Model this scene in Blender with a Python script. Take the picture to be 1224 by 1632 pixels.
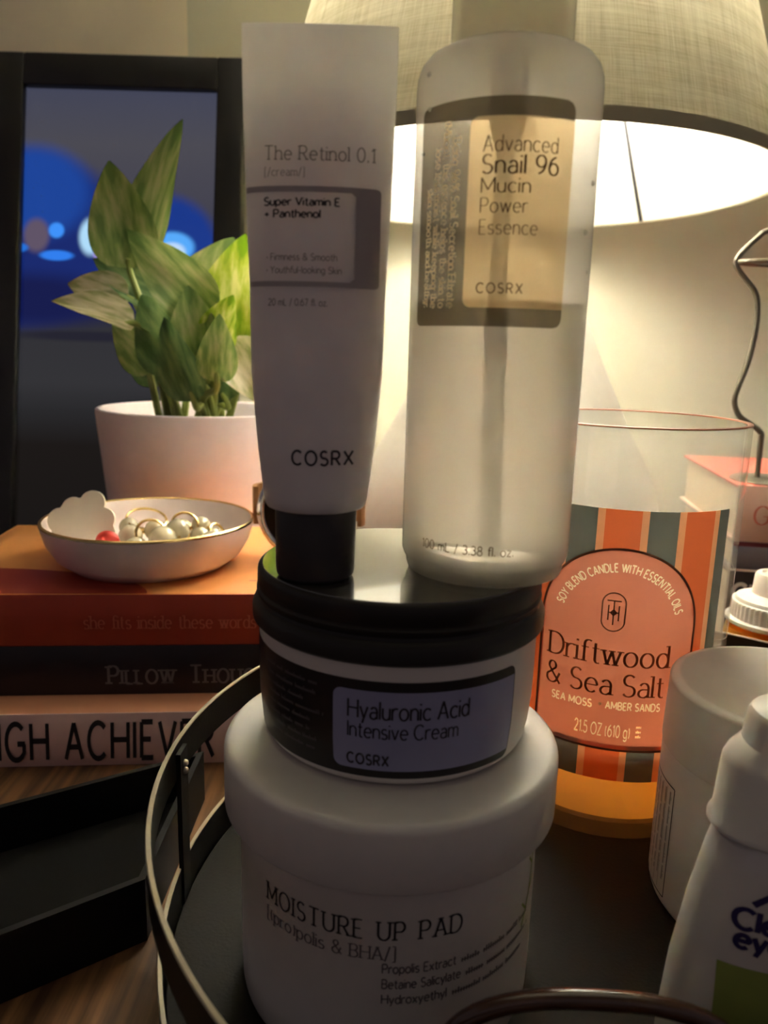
import bpy, bmesh, math, random
from mathutils import Vector, Matrix, Euler
R = math.radians
random.seed(7)
scene = bpy.context.scene
for o in list(bpy.data.objects):
    bpy.data.objects.remove(o)
COL = scene.collection

# ------------------------------------------------------------------ camera
cam_d = bpy.data.cameras.new('camera')
cam = bpy.data.objects.new('camera', cam_d)
COL.objects.link(cam)
scene.camera = cam
cam_d.sensor_fit = 'VERTICAL'
cam_d.sensor_height = 36.0
cam_d.lens = 1226.0 / 1632.0 * 36.0
cam_d.clip_start = 0.005
cam_d.clip_end = 20
PITCH, ROLL = R(12.0), R(1.6)
cF = Vector((0, math.cos(PITCH), -math.sin(PITCH)))
U0 = Vector((0, math.sin(PITCH), math.cos(PITCH)))
R0 = Vector((1, 0, 0))
cR = R0 * math.cos(ROLL) + U0 * math.sin(ROLL)
cU = U0 * math.cos(ROLL) - R0 * math.sin(ROLL)
m = Matrix((cR, cU, -cF)).transposed().to_4x4()
m.translation = Vector((0, 0, 0.18))
cam.matrix_world = m
cam_d.dof.use_dof = True
cam_d.dof.focus_distance = 0.245
cam_d.dof.aperture_fstop = 17.0

# ------------------------------------------------------------------ world, exposure
scene.view_settings.view_transform = 'Standard'
scene.view_settings.look = 'None'
scene.cycles.sample_clamp_indirect = 0.0   # bounced lamp light inside the shade is not cut off
scene.view_settings.exposure = 0.0
scene.view_settings.gamma = 1.0
scene.view_settings.use_curve_mapping = False
world = bpy.data.worlds.new('room_dusk')
scene.world = world
world.use_nodes = True
bg = world.node_tree.nodes['Background']
bg.inputs['Color'].default_value = (0.82, 0.70, 0.74, 1)
bg.inputs["Strength"].default_value = 0.110
BULB_STRENGTH = 1400.0
BULB_COLOR = (1.0, 0.95, 0.85, 1)
FLAME_POWER = 0.0075

# ------------------------------------------------------------------ materials
def srgb(r, g, b):
    f = lambda c: ((c / 255 + 0.055) / 1.055) ** 2.4 if c > 10 else c / 255 / 12.92
    return (f(r), f(g), f(b), 1)

def newmat(name):
    mt = bpy.data.materials.new(name)
    mt.use_nodes = True
    nt = mt.node_tree
    for n in list(nt.nodes):
        nt.nodes.remove(n)
    out = nt.nodes.new('ShaderNodeOutputMaterial')
    return mt, nt, out

def mat(name, col, rough=0.5, metal=0.0, var=0.06, scale=120.0, bump=0.0, spec=0.5, sss=0.0, coat=0.0, sssr=0.004, ssrad=(1, .7, .5)):
    """principled material with a procedural noise variation of its colour and relief"""
    mt, nt, out = newmat(name)
    p = nt.nodes.new('ShaderNodeBsdfPrincipled')
    tc = nt.nodes.new('ShaderNodeTexCoord')
    ns = nt.nodes.new('ShaderNodeTexNoise')
    ns.inputs['Scale'].default_value = scale
    ns.inputs['Detail'].default_value = 3
    nt.links.new(tc.outputs['Object'], ns.inputs['Vector'])
    mx = nt.nodes.new('ShaderNodeMix'); mx.data_type = 'RGBA'
    nt.links.new(ns.outputs['Fac'], mx.inputs[0])
    mx.inputs[6].default_value = tuple(c * (1 - var) for c in col[:3]) + (1,)
    mx.inputs[7].default_value = tuple(min(1, c * (1 + var)) for c in col[:3]) + (1,)
    nt.links.new(mx.outputs[2], p.inputs['Base Color'])
    p.inputs['Roughness'].default_value = rough
    p.inputs['Metallic'].default_value = metal
    p.inputs['Specular IOR Level'].default_value = spec
    p.inputs['Coat Weight'].default_value = coat
    if sss:
        p.inputs['Subsurface Weight'].default_value = sss
        p.inputs['Subsurface Radius'].default_value = ssrad
        p.inputs['Subsurface Scale'].default_value = sssr
    if bump:
        b = nt.nodes.new('ShaderNodeBump')
        b.inputs['Strength'].default_value = bump
        b.inputs['Distance'].default_value = 0.0004
        nt.links.new(ns.outputs['Fac'], b.inputs['Height'])
        nt.links.new(b.outputs[0], p.inputs['Normal'])
    nt.links.new(p.outputs[0], out.inputs[0])
    return mt

def thin_mat(name, tint, trans=0.5, diff=(0.8, 0.8, 0.8, 1), transl=0.3, gloss=0.08, rough=0.1):
    """thin see-through sheet: tinted pass-through, scattered light and a glossy skin"""
    mt, nt, out = newmat(name)
    N = nt.nodes.new; L = nt.links.new
    t = N('ShaderNodeBsdfTransparent'); t.inputs[0].default_value = tint
    d = N('ShaderNodeBsdfDiffuse'); d.inputs[0].default_value = diff
    tl = N('ShaderNodeBsdfTranslucent'); tl.inputs[0].default_value = diff
    g = N('ShaderNodeBsdfGlossy'); g.inputs['Roughness'].default_value = rough
    m1 = N('ShaderNodeMixShader'); m1.inputs[0].default_value = transl
    L(d.outputs[0], m1.inputs[1]); L(tl.outputs[0], m1.inputs[2])
    m2 = N('ShaderNodeMixShader'); m2.inputs[0].default_value = trans
    L(m1.outputs[0], m2.inputs[1]); L(t.outputs[0], m2.inputs[2])
    lw = N('ShaderNodeFresnel'); lw.inputs[0].default_value = 1.45
    mu = N('ShaderNodeMath'); mu.operation = 'MULTIPLY'; mu.inputs[1].default_value = gloss * 10
    mu.use_clamp = True
    ge = N('ShaderNodeNewGeometry'); nb = N('ShaderNodeMath'); nb.operation = 'SUBTRACT'; nb.inputs[0].default_value = 1.0
    L(ge.outputs['Backfacing'], nb.inputs[1])          # the glossy skin is on the outer side only
    mo = N('ShaderNodeMath'); mo.operation = 'MULTIPLY'
    L(lw.outputs[0], mo.inputs[0]); L(nb.outputs[0], mo.inputs[1]); L(mo.outputs[0], mu.inputs[0])
    m3 = N('ShaderNodeMixShader')
    L(mu.outputs[0], m3.inputs[0]); L(m2.outputs[0], m3.inputs[1]); L(g.outputs[0], m3.inputs[2])
    L(m3.outputs[0], out.inputs[0])
    return mt

M = {}
M['white_plastic'] = mat('white_plastic', srgb(226, 220, 214), 0.38, sss=0.15, sssr=0.003)
M['white_cap'] = mat('white_cap', srgb(232, 226, 216), 0.4, sss=0.25, sssr=0.004)
M['tube_white'] = mat('tube_white', srgb(232, 226, 226), 0.33, sss=0.9, sssr=0.0135, ssrad=(1, .95, .9))
M['black_plastic'] = mat('black_plastic', srgb(38, 34, 32), 0.42, var=.1, spec=.3)
M['lid_gloss'] = mat('lid_gloss', srgb(60, 58, 52), 0.16, var=.1, spec=1.0, coat=1.0)
M['black_cap'] = mat('black_cap', srgb(46, 40, 40), 0.42, var=.1)
M['black_label'] = mat('black_label', srgb(22, 21, 24), 0.35, var=.1)
M['blue_label'] = mat('blue_label', srgb(152, 154, 188), 0.5)
M['ink_dark'] = mat('ink_dark', srgb(38, 34, 38), 0.5)
M['ink_grey'] = mat('ink_grey', srgb(120, 112, 112), 0.5)
M['ink_brown'] = mat('ink_brown', srgb(96, 72, 48), 0.5)
M['ink_faint'] = mat('ink_faint', srgb(84, 80, 84), 0.5)
M['ink_white'] = mat('ink_white', srgb(225, 222, 216), 0.5)
M['ink_navy'] = mat('ink_navy', srgb(46, 36, 92), 0.5)
M['tube_band'] = mat('tube_band', srgb(172, 162, 160), 0.4, sss=.2)
M['copper_tone'] = mat('copper_tone', srgb(150, 84, 52), 0.35, metal=0.6)
M['label_edge'] = mat('label_edge', srgb(120, 70, 44), 0.4, metal=.3)
M['ceramic_white'] = mat('ceramic_white', srgb(192, 187, 176), 0.35)
M['pot_white'] = mat('pot_white', srgb(238, 224, 226), 0.45)
M['dish_white'] = mat('dish_white', srgb(250, 232, 226), 0.25)
M['gold'] = mat('gold', (0.85, 0.62, 0.28, 1), 0.22, metal=1)
M['chrome'] = mat('chrome', (0.75, 0.75, 0.76, 1), 0.12, metal=1)
M['wire_grey'] = mat('wire_grey', srgb(120, 114, 100), 0.4, metal=.6)
M['leather'] = mat('leather', srgb(150, 108, 66), 0.5, bump=.3, scale=600)
M['pearl'] = mat('pearl', srgb(206, 196, 166), 0.14, coat=.6, spec=.7)
M['charm_white'] = mat('charm_white', srgb(236, 228, 208), 0.5)
M['bead_red'] = mat('bead_red', srgb(214, 70, 58), 0.35)
M['black_metal'] = mat('black_metal', srgb(18, 16, 14), 0.5, var=.1, bump=.1, scale=900, spec=.2)
M['pale_edge'] = mat('pale_edge', srgb(196, 186, 166), 0.35, metal=.5)  # pale tone of the tray's top edges and rivets
M['tray_floor'] = mat('tray_floor', srgb(27, 24, 19), 0.6, var=.2, bump=.25, scale=900, spec=.18)
M['black_box'] = mat('black_box', srgb(15, 14, 14), 0.5, var=.1, spec=.25)
M['black_felt'] = mat('black_felt', srgb(17, 16, 15), 0.9, var=.1, spec=.1)
M['page_paper'] = mat('page_paper', srgb(226, 206, 176), 0.8, scale=400)
M['book_orange'] = mat('book_orange', srgb(234, 156, 88), 0.45)
M['book_rust'] = mat('book_rust', srgb(176, 62, 40), 0.45)
M['book_black'] = mat('book_black', srgb(34, 26, 30), 0.4)
M['book_blush'] = mat('book_blush', srgb(246, 208, 202), 0.5)
M['book_peach'] = mat('book_peach', srgb(240, 168, 130), 0.5)
M['book_rose'] = mat('book_rose', srgb(236, 196, 176), 0.5)
M['book_red'] = mat('book_red', srgb(238, 112, 96), 0.5)
M['book_slate'] = mat('book_slate', srgb(120, 118, 134), 0.45)
M['book_maroon'] = mat('book_maroon', srgb(120, 44, 50), 0.45)
M['ink_rust'] = mat('ink_rust', srgb(214, 110, 84), 0.5)
M['ink_plum'] = mat('ink_plum', srgb(150, 70, 80), 0.5)
M['soil'] = mat('soil', srgb(52, 40, 30), 0.9, var=.4, bump=1, scale=300)
M['stem_green'] = mat('stem_green', srgb(150, 160, 84), 0.5)
M['frame_black'] = mat('frame_black', srgb(30, 28, 30), 0.35)
M['wick'] = mat('wick', srgb(60, 50, 40), 0.8)
M['silver_print'] = mat('silver_print', srgb(150, 146, 140), 0.3)
M['tortoise'] = mat('tortoise', srgb(70, 44, 30), 0.18, var=.6, scale=90, coat=.6)
M['green_print'] = mat('green_print', srgb(150, 164, 80), 0.5)
M['liquid_drop'] = thin_mat('liquid_drop', (1, 1, 1, 1), trans=.55, diff=(1, 1, .97, 1), transl=.8, gloss=.03, rough=.1)
M['wall_paint'] = mat('wall_paint', srgb(212, 208, 188), 0.8, var=.03, scale=12, bump=.15)
M['wall_paint_lit'] = mat('wall_paint_lit', srgb(242, 228, 204), 0.8, var=.03, scale=12, bump=.15)  # same wall paint, lightened to stand in for stronger lamp light
M['clear_glass'] = thin_mat('clear_glass', (.96, .96, .94, 1), trans=.85, diff=(.88, .86, .82, 1), transl=.7, gloss=.09, rough=.03)
M['lens'] = thin_mat('lens', (.9, .88, .84, 1), trans=.92, gloss=.06, rough=.03)
M['amber_window'] = thin_mat('amber_window', (1.0, .80, .50, 1), trans=.45, diff=(1.0, .82, .56, 1), transl=.9, gloss=.03, rough=.3)
M['dark_window'] = thin_mat('dark_window', (.36, .32, .26, 1), trans=.75, diff=(.14, .12, .09, 1), transl=.5, gloss=.03, rough=.3)
M['window_ink'] = thin_mat('window_ink', (.55, .42, .28, 1), trans=.5, diff=(.2, .14, .08, 1), transl=.5, gloss=.0, rough=.3)
M['window_print'] = thin_mat('window_print', (1, .9, .7, 1), trans=0.0, diff=(1.0, .9, .68, 1), transl=.7, gloss=.0, rough=.3)
M['cap_clear'] = thin_mat('cap_clear', (.97, .97, .90, 1), trans=.5, diff=(.97, .95, .84, 1), transl=.95, gloss=.08, rough=.12)
M['pump_white'] = thin_mat('pump_white', (.95, .95, .9, 1), trans=.4, diff=(.95, .93, .84, 1), transl=.85, gloss=.02, rough=.3)
M['dip_tube'] = thin_mat('dip_tube', (.8, .8, .74, 1), trans=.3, diff=(.62, .60, .56, 1), transl=.5, gloss=.04, rough=.3)
M['amber_glass'] = thin_mat('amber_glass', (1, .6, .1, 1), trans=.4, diff=(1.0, .58, .08, 1), transl=.5, gloss=.08, rough=.05)

def wood_mat():
    mt, nt, out = newmat('dark_wood')
    N = nt.nodes.new; L = nt.links.new
    p = N('ShaderNodeBsdfPrincipled'); tc = N('ShaderNodeTexCoord'); mp = N('ShaderNodeMapping')
    mp.inputs['Rotation'].default_value = (0, 0, R(-28)); mp.inputs['Scale'].default_value = (260, 9, 30)
    ns = N('ShaderNodeTexNoise'); ns.inputs['Scale'].default_value = 1; ns.inputs['Detail'].default_value = 6
    L(tc.outputs['Object'], mp.inputs[0]); L(mp.outputs[0], ns.inputs['Vector'])
    cr = N('ShaderNodeValToRGB')
    cr.color_ramp.elements[0].position = .35; cr.color_ramp.elements[0].color = srgb(70, 46, 30)
    cr.color_ramp.elements[1].position = .72; cr.color_ramp.elements[1].color = srgb(146, 104, 68)
    L(ns.outputs['Fac'], cr.inputs[0]); L(cr.outputs[0], p.inputs['Base Color'])
    p.inputs['Roughness'].default_value = .38
    b = N('ShaderNodeBump'); b.inputs['Strength'].default_value = .3; b.inputs['Distance'].default_value = .0005
    L(ns.outputs['Fac'], b.inputs['Height']); L(b.outputs[0], p.inputs['Normal'])
    L(p.outputs[0], out.inputs[0])
    return mt
M['dark_wood'] = wood_mat()

def linen_mat():
    mt, nt, out = newmat('linen_shade')
    N = nt.nodes.new; L = nt.links.new
    uv = N('ShaderNodeUVMap')
    facs = []
    for sc_ in ((1300, 60, 1), (50, 1100, 1), (240, 6, 1), (8, 170, 1)):
        mp = N('ShaderNodeMapping'); mp.inputs['Scale'].default_value = sc_
        ns = N('ShaderNodeTexNoise'); ns.inputs['Scale'].default_value = 1; ns.inputs['Detail'].default_value = 2
        L(uv.outputs[0], mp.inputs[0]); L(mp.outputs[0], ns.inputs['Vector']); facs.append(ns)
    def add(a, b, op='ADD'):
        x = N('ShaderNodeMath'); x.operation = op
        L(a, x.inputs[0])
        if isinstance(b, float): x.inputs[1].default_value = b
        else: L(b, x.inputs[1])
        return x.outputs[0]
    s = add(add(facs[0].outputs['Fac'], facs[1].outputs['Fac']), add(facs[2].outputs['Fac'], facs[3].outputs['Fac']))
    s = add(s, .25, 'MULTIPLY')
    cr = N('ShaderNodeValToRGB')
    cr.color_ramp.elements[0].position = .34; cr.color_ramp.elements[0].color = srgb(168, 158, 126)
    cr.color_ramp.elements[1].position = .62; cr.color_ramp.elements[1].color = srgb(214, 207, 180)
    L(s, cr.inputs[0])
    d = N('ShaderNodeBsdfDiffuse'); t = N('ShaderNodeBsdfTranslucent')
    L(cr.outputs[0], d.inputs[0]); L(cr.outputs[0], t.inputs[0])
    mx = N('ShaderNodeMixShader'); mx.inputs[0].default_value = .165
    L(d.outputs[0], mx.inputs[1]); L(t.outputs[0], mx.inputs[2]); L(mx.outputs[0], out.inputs[0])
    return mt
M['linen'] = linen_mat()

def lining_mat():
    mt, nt, out = newmat('shade_lining')
    N = nt.nodes.new; L = nt.links.new
    tc = N('ShaderNodeTexCoord'); ns = N('ShaderNodeTexNoise'); ns.inputs['Scale'].default_value = 40
    L(tc.outputs['Object'], ns.inputs['Vector'])
    cr = N('ShaderNodeValToRGB')
    cr.color_ramp.elements[0].color = (.80, .80, .77, 1); cr.color_ramp.elements[1].color = (.86, .86, .83, 1)
    L(ns.outputs['Fac'], cr.inputs[0])
    d = N('ShaderNodeBsdfDiffuse'); t = N('ShaderNodeBsdfTranslucent')
    L(cr.outputs[0], d.inputs[0]); L(cr.outputs[0], t.inputs[0])
    mx = N('ShaderNodeMixShader'); mx.inputs[0].default_value = .5
    L(d.outputs[0], mx.inputs[1]); L(t.outputs[0], mx.inputs[2]); L(mx.outputs[0], out.inputs[0])
    return mt
M['lining'] = lining_mat()

def frosted_mat(name, col, rough, ior, milk, milkcol, milk_mix=.75):
    mt, nt, out = newmat(name)
    N = nt.nodes.new; L = nt.links.new
    r = N('ShaderNodeBsdfRefraction'); r.inputs['Color'].default_value = col
    r.inputs['Roughness'].default_value = rough; r.inputs['IOR'].default_value = ior
    t = N('ShaderNodeBsdfTranslucent'); t.inputs[0].default_value = milkcol
    d = N('ShaderNodeBsdfDiffuse'); d.inputs[0].default_value = milkcol
    md = N('ShaderNodeMixShader'); md.inputs[0].default_value = milk_mix
    L(d.outputs[0], md.inputs[1]); L(t.outputs[0], md.inputs[2])
    m2 = N('ShaderNodeMixShader'); m2.inputs[0].default_value = milk
    L(r.outputs[0], m2.inputs[1]); L(md.outputs[0], m2.inputs[2])
    g = N('ShaderNodeBsdfGlossy'); g.inputs['Roughness'].default_value = .15
    fr = N('ShaderNodeFresnel'); fr.inputs[0].default_value = ior
    m3 = N('ShaderNodeMixShader')
    L(fr.outputs[0], m3.inputs[0]); L(m2.outputs[0], m3.inputs[1]); L(g.outputs[0], m3.inputs[2])
    L(m3.outputs[0], out.inputs[0])
    return mt
M['frosted_shell'] = thin_mat('frosted_shell', (.99, .98, .96, 1), trans=.36, diff=(.99, .975, .94, 1), transl=.95, gloss=.07, rough=.2)
M['essence'] = frosted_mat('essence', (.95, .92, .87, 1), .14, 1.33, .12, (.9, .84, .76, 1), .8)

def leaf_mat(name, c0, c1, c2, sc=(60, 14, 60)):
    mt, nt, out = newmat(name)
    N = nt.nodes.new; L = nt.links.new
    uv = N('ShaderNodeUVMap'); mp = N('ShaderNodeMapping'); mp.inputs['Scale'].default_value = (1.8, 5, 1)
    ns = N('ShaderNodeTexNoise'); ns.inputs['Scale'].default_value = 1.4; ns.inputs['Detail'].default_value = 4
    L(uv.outputs[0], mp.inputs[0]); L(mp.outputs[0], ns.inputs['Vector'])
    cr = N('ShaderNodeValToRGB')
    cr.color_ramp.elements[0].position = .38; cr.color_ramp.elements[0].color = c0
    cr.color_ramp.elements[1].position = .62; cr.color_ramp.elements[1].color = c2
    e = cr.color_ramp.elements.new(.5); e.color = c1
    L(ns.outputs['Fac'], cr.inputs[0])
    p = N('ShaderNodeBsdfPrincipled'); p.inputs['Roughness'].default_value = .42
    t = N('ShaderNodeBsdfTranslucent')
    L(cr.outputs[0], p.inputs['Base Color']); L(cr.outputs[0], t.inputs[0])
    mx = N('ShaderNodeMixShader'); mx.inputs[0].default_value = .42
    L(p.outputs[0], mx.inputs[1]); L(t.outputs[0], mx.inputs[2]); L(mx.outputs[0], out.inputs[0])
    return mt
M['leaf_green'] = leaf_mat('leaf_green', srgb(112, 140, 74), srgb(150, 168, 98), srgb(186, 190, 130))
M['leaf_lime'] = leaf_mat('leaf_lime', srgb(126, 168, 30), srgb(186, 204, 70), srgb(226, 226, 140))
M['leaf_pale'] = leaf_mat('leaf_pale', srgb(156, 158, 104), srgb(200, 192, 148), srgb(220, 210, 176))
M['leaf_deep'] = leaf_mat('leaf_deep', srgb(84, 112, 66), srgb(108, 134, 82), srgb(134, 154, 96))

def stripe_mat():
    """printed sleeve of the candle: repeating vertical stripes by angle"""
    mt, nt, out = newmat('striped_sleeve')
    N = nt.nodes.new; L = nt.links.new
    uv = N('ShaderNodeUVMap'); sp = N('ShaderNodeSeparateXYZ'); L(uv.outputs[0], sp.inputs[0])
    fr = N('ShaderNodeMath'); fr.operation = 'FRACT'; L(sp.outputs[0], fr.inputs[0])
    cr = N('ShaderNodeValToRGB'); cr.color_ramp.interpolation = 'CONSTANT'
    els = cr.color_ramp.elements
    pale, orange, grey = srgb(236, 170, 126), srgb(226, 116, 70), srgb(104, 108, 104)
    els[0].position = 0; els[0].color = pale
    els[1].position = .09; els[1].color = orange
    for ps, c in ((.535, pale), (.625, grey)):
        e = els.new(ps); e.color = c
    L(fr.outputs[0], cr.inputs[0])
    d = N('ShaderNodeBsdfDiffuse'); t = N('ShaderNodeBsdfTranslucent'); g = N('ShaderNodeBsdfGlossy')
    g.inputs['Roughness'].default_value = .2
    L(cr.outputs[0], d.inputs[0]); L(cr.outputs[0], t.inputs[0])
    mx = N('ShaderNodeMixShader'); mx.inputs[0].default_value = .45
    L(d.outputs[0], mx.inputs[1]); L(t.outputs[0], mx.inputs[2])
    fz = N('ShaderNodeFresnel'); m2 = N('ShaderNodeMixShader')
    L(fz.outputs[0], m2.inputs[0]); L(mx.outputs[0], m2.inputs[1]); L(g.outputs[0], m2.inputs[2])
    L(m2.outputs[0], out.inputs[0])
    return mt
M['stripes'] = stripe_mat()
M['ink_cream'] = thin_mat('ink_cream', (1, 1, 1, 1), trans=0.0, diff=(1, .88, .66, 1), transl=.6, gloss=.0, rough=.4)
M['wax'] = thin_mat('wax', (1, 1, 1, 1), trans=0.0, diff=(1.0, .70, .26, 1), transl=.6, gloss=.02, rough=.4)
M['label_pink'] = thin_mat('label_pink', (1, 1, 1, 1), trans=0.0, diff=srgb(220, 142, 118), transl=.55, gloss=.03, rough=.35)

def emit_mat(name, col, s):
    mt, nt, out = newmat(name)
    e = nt.nodes.new('ShaderNodeEmission'); e.inputs[0].default_value = col; e.inputs[1].default_value = s
    nt.links.new(e.outputs[0], out.inputs[0])
    return mt
M['bulb_glow'] = emit_mat('bulb_glow', BULB_COLOR, BULB_STRENGTH)
M['flame'] = emit_mat('flame', (1, .5, .12, 1), 4)

def reflection_mat():
    """room reflection painted as glow on the upright mirror, drawn in the panel's own coordinates (x, height)"""
    mt, nt, out = newmat('painted_reflection')
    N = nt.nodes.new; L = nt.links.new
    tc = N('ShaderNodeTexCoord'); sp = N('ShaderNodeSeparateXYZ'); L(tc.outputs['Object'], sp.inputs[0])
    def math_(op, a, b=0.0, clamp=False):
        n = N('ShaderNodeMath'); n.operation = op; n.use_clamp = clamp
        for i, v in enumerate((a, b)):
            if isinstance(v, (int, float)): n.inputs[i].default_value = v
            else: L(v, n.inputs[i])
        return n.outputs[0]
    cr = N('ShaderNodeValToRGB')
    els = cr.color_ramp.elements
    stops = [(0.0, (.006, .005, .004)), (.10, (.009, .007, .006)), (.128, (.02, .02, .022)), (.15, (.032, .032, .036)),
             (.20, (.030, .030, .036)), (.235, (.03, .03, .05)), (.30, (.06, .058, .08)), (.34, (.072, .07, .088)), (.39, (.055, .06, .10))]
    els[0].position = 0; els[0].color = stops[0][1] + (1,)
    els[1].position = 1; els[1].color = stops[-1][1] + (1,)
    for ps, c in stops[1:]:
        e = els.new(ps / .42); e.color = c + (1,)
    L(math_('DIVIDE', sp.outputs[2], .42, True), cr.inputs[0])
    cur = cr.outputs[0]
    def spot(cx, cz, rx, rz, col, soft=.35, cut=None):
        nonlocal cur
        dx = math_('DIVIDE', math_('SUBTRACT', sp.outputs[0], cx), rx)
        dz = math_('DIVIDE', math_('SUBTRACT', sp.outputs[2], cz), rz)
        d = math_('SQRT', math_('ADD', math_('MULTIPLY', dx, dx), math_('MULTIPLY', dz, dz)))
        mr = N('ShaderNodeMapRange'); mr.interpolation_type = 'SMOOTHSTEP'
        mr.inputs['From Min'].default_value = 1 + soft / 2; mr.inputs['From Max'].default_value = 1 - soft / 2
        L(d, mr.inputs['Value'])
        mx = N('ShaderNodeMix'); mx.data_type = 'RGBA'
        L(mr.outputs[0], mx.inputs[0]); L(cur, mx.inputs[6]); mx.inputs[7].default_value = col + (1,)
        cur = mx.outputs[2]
    ox = MIRROR_X
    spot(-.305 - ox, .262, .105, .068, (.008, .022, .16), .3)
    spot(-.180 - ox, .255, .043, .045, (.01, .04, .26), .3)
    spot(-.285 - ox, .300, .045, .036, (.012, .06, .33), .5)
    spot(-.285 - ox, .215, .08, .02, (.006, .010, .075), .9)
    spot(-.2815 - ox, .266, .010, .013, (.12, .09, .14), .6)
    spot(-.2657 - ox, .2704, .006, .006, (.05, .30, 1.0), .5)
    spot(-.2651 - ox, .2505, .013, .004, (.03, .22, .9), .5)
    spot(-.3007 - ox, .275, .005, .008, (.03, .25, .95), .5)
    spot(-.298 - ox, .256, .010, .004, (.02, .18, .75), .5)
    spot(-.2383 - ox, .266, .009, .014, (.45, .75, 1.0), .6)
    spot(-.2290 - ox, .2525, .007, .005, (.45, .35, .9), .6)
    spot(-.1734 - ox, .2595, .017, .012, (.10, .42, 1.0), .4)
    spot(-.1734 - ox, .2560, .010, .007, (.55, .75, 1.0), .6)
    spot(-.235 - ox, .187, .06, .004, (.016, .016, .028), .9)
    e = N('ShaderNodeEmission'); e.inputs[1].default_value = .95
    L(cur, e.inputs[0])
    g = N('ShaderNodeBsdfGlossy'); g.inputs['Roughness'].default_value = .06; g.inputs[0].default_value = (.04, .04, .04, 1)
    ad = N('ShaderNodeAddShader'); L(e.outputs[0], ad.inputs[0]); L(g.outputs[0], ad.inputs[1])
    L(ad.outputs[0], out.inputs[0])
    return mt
MIRROR_X = -.2165
M['painted_mirror'] = reflection_mat()

# ------------------------------------------------------------------ mesh helpers
def tag(o, label=None, cat=None, group=None, kind=None):
    if label: o['label'] = label
    if cat: o['category'] = cat
    if group: o['group'] = group
    if kind: o['kind'] = kind
    return o

def thing(name, label, cat, loc=(0, 0, 0), rz=0.0, group=None):
    o = bpy.data.objects.new(name, None)
    o.empty_display_size = .01
    COL.objects.link(o)
    o.location = loc; o.rotation_euler = (0, 0, rz)
    return tag(o, label, cat, group)

def obj(name, V, F, mt, parent=None, loc=(0, 0, 0), rot=(0, 0, 0), smooth=True, angle=38, uv=None, label=None):
    me = bpy.data.meshes.new(name)
    me.from_pydata([tuple(v) for v in V], [], F)
    if uv:
        ul = me.uv_layers.new(name='UVMap')
        for lp in me.loops:
            ul.data[lp.index].uv = uv[lp.vertex_index]
    me.materials.append(M[mt] if isinstance(mt, str) else mt)
    bm = bmesh.new(); bm.from_mesh(me)
    bmesh.ops.recalc_face_normals(bm, faces=bm.faces) if uv is None else None
    if smooth:
        for fc in bm.faces: fc.smooth = True
        for e in bm.edges:
            if len(e.link_faces) == 2 and e.calc_face_angle(0) > R(angle): e.smooth = False
    bm.to_mesh(me); bm.free()
    o = bpy.data.objects.new(name, me)
    COL.objects.link(o)
    o.location = loc; o.rotation_euler = rot
    if parent: o.parent = parent
    if label: o['label'] = label
    return o

def merge(*parts):
    V, F = [], []
    for v, f in parts:
        k = len(V); V += list(v); F += [tuple(i + k for i in q) for q in f]
    return V, F

def move(vf, d=(0, 0, 0), rot=None):
    v, f = vf
    mtx = Euler(rot).to_matrix() if rot else Matrix.Identity(3)
    d = Vector(d)
    return [mtx @ Vector(p) + d for p in v], f

def lathe(prof, n=64, c=(0, 0), closed=False):
    """prof: list of (r, z); r=0 ends collapse to a pole"""
    V, F, rings = [], [], []
    for r, z in prof:
        if r <= 1e-7:
            rings.append([len(V)]); V.append((c[0], c[1], z))
        else:
            rings.append(list(range(len(V), len(V) + n)))
            V += [(c[0] + r * math.cos(2 * math.pi * i / n), c[1] + r * math.sin(2 * math.pi * i / n), z) for i in range(n)]
    pairs = list(zip(rings[:-1], rings[1:])) + ([(rings[-1], rings[0])] if closed else [])
    for a, b in pairs:
        for i in range(n):
            j = (i + 1) % n
            if len(a) == 1 and len(b) == 1: continue
            if len(a) == 1: F.append((a[0], b[j], b[i]))
            elif len(b) == 1: F.append((a[i], a[j], b[0]))
            else: F.append((a[i], a[j], b[j], b[i]))
    return V, F

def rnd(r0, z0, r1, z1, rad, n=5, corner='out'):
    """quarter round between (r0,z0) and (r1,z1)"""
    out = []
    for i in range(n + 1):
        t = i / n * math.pi / 2
        if corner == 'out': out.append((r0 + (r1 - r0) * math.sin(t), z1 + (z0 - z1) * math.cos(t)))
        else: out.append((r1 + (r0 - r1) * math.cos(t), z0 + (z1 - z0) * math.sin(t)))
    return out

def tube(pts, r, n=10, closed=False, rfun=None):
    pts = [Vector(p) for p in pts]
    V, F = [], []
    N = len(pts)
    up = None
    for i, p in enumerate(pts):
        a = pts[(i - 1) % N] if (closed or i > 0) else p
        b = pts[(i + 1) % N] if (closed or i < N - 1) else p
        t = (b - a).normalized()
        if up is None:
            up = Vector((0, 0, 1)) if abs(t.z) < .9 else Vector((1, 0, 0))
        s = t.cross(up).normalized(); up = s.cross(t).normalized()
        rr = rfun(i / max(1, N - 1)) if rfun else r
        V += [p + (s * math.cos(2 * math.pi * k / n) + up * math.sin(2 * math.pi * k / n)) * rr for k in range(n)]
    rng = N if closed else N - 1
    for i in range(rng):
        j = (i + 1) % N
        for k in range(n):
            l = (k + 1) % n
            F.append((i * n + k, i * n + l, j * n + l, j * n + k))
    if not closed:
        F.append(tuple(range(n))[::-1]); F.append(tuple(range((N - 1) * n, N * n)))
    return V, F

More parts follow.
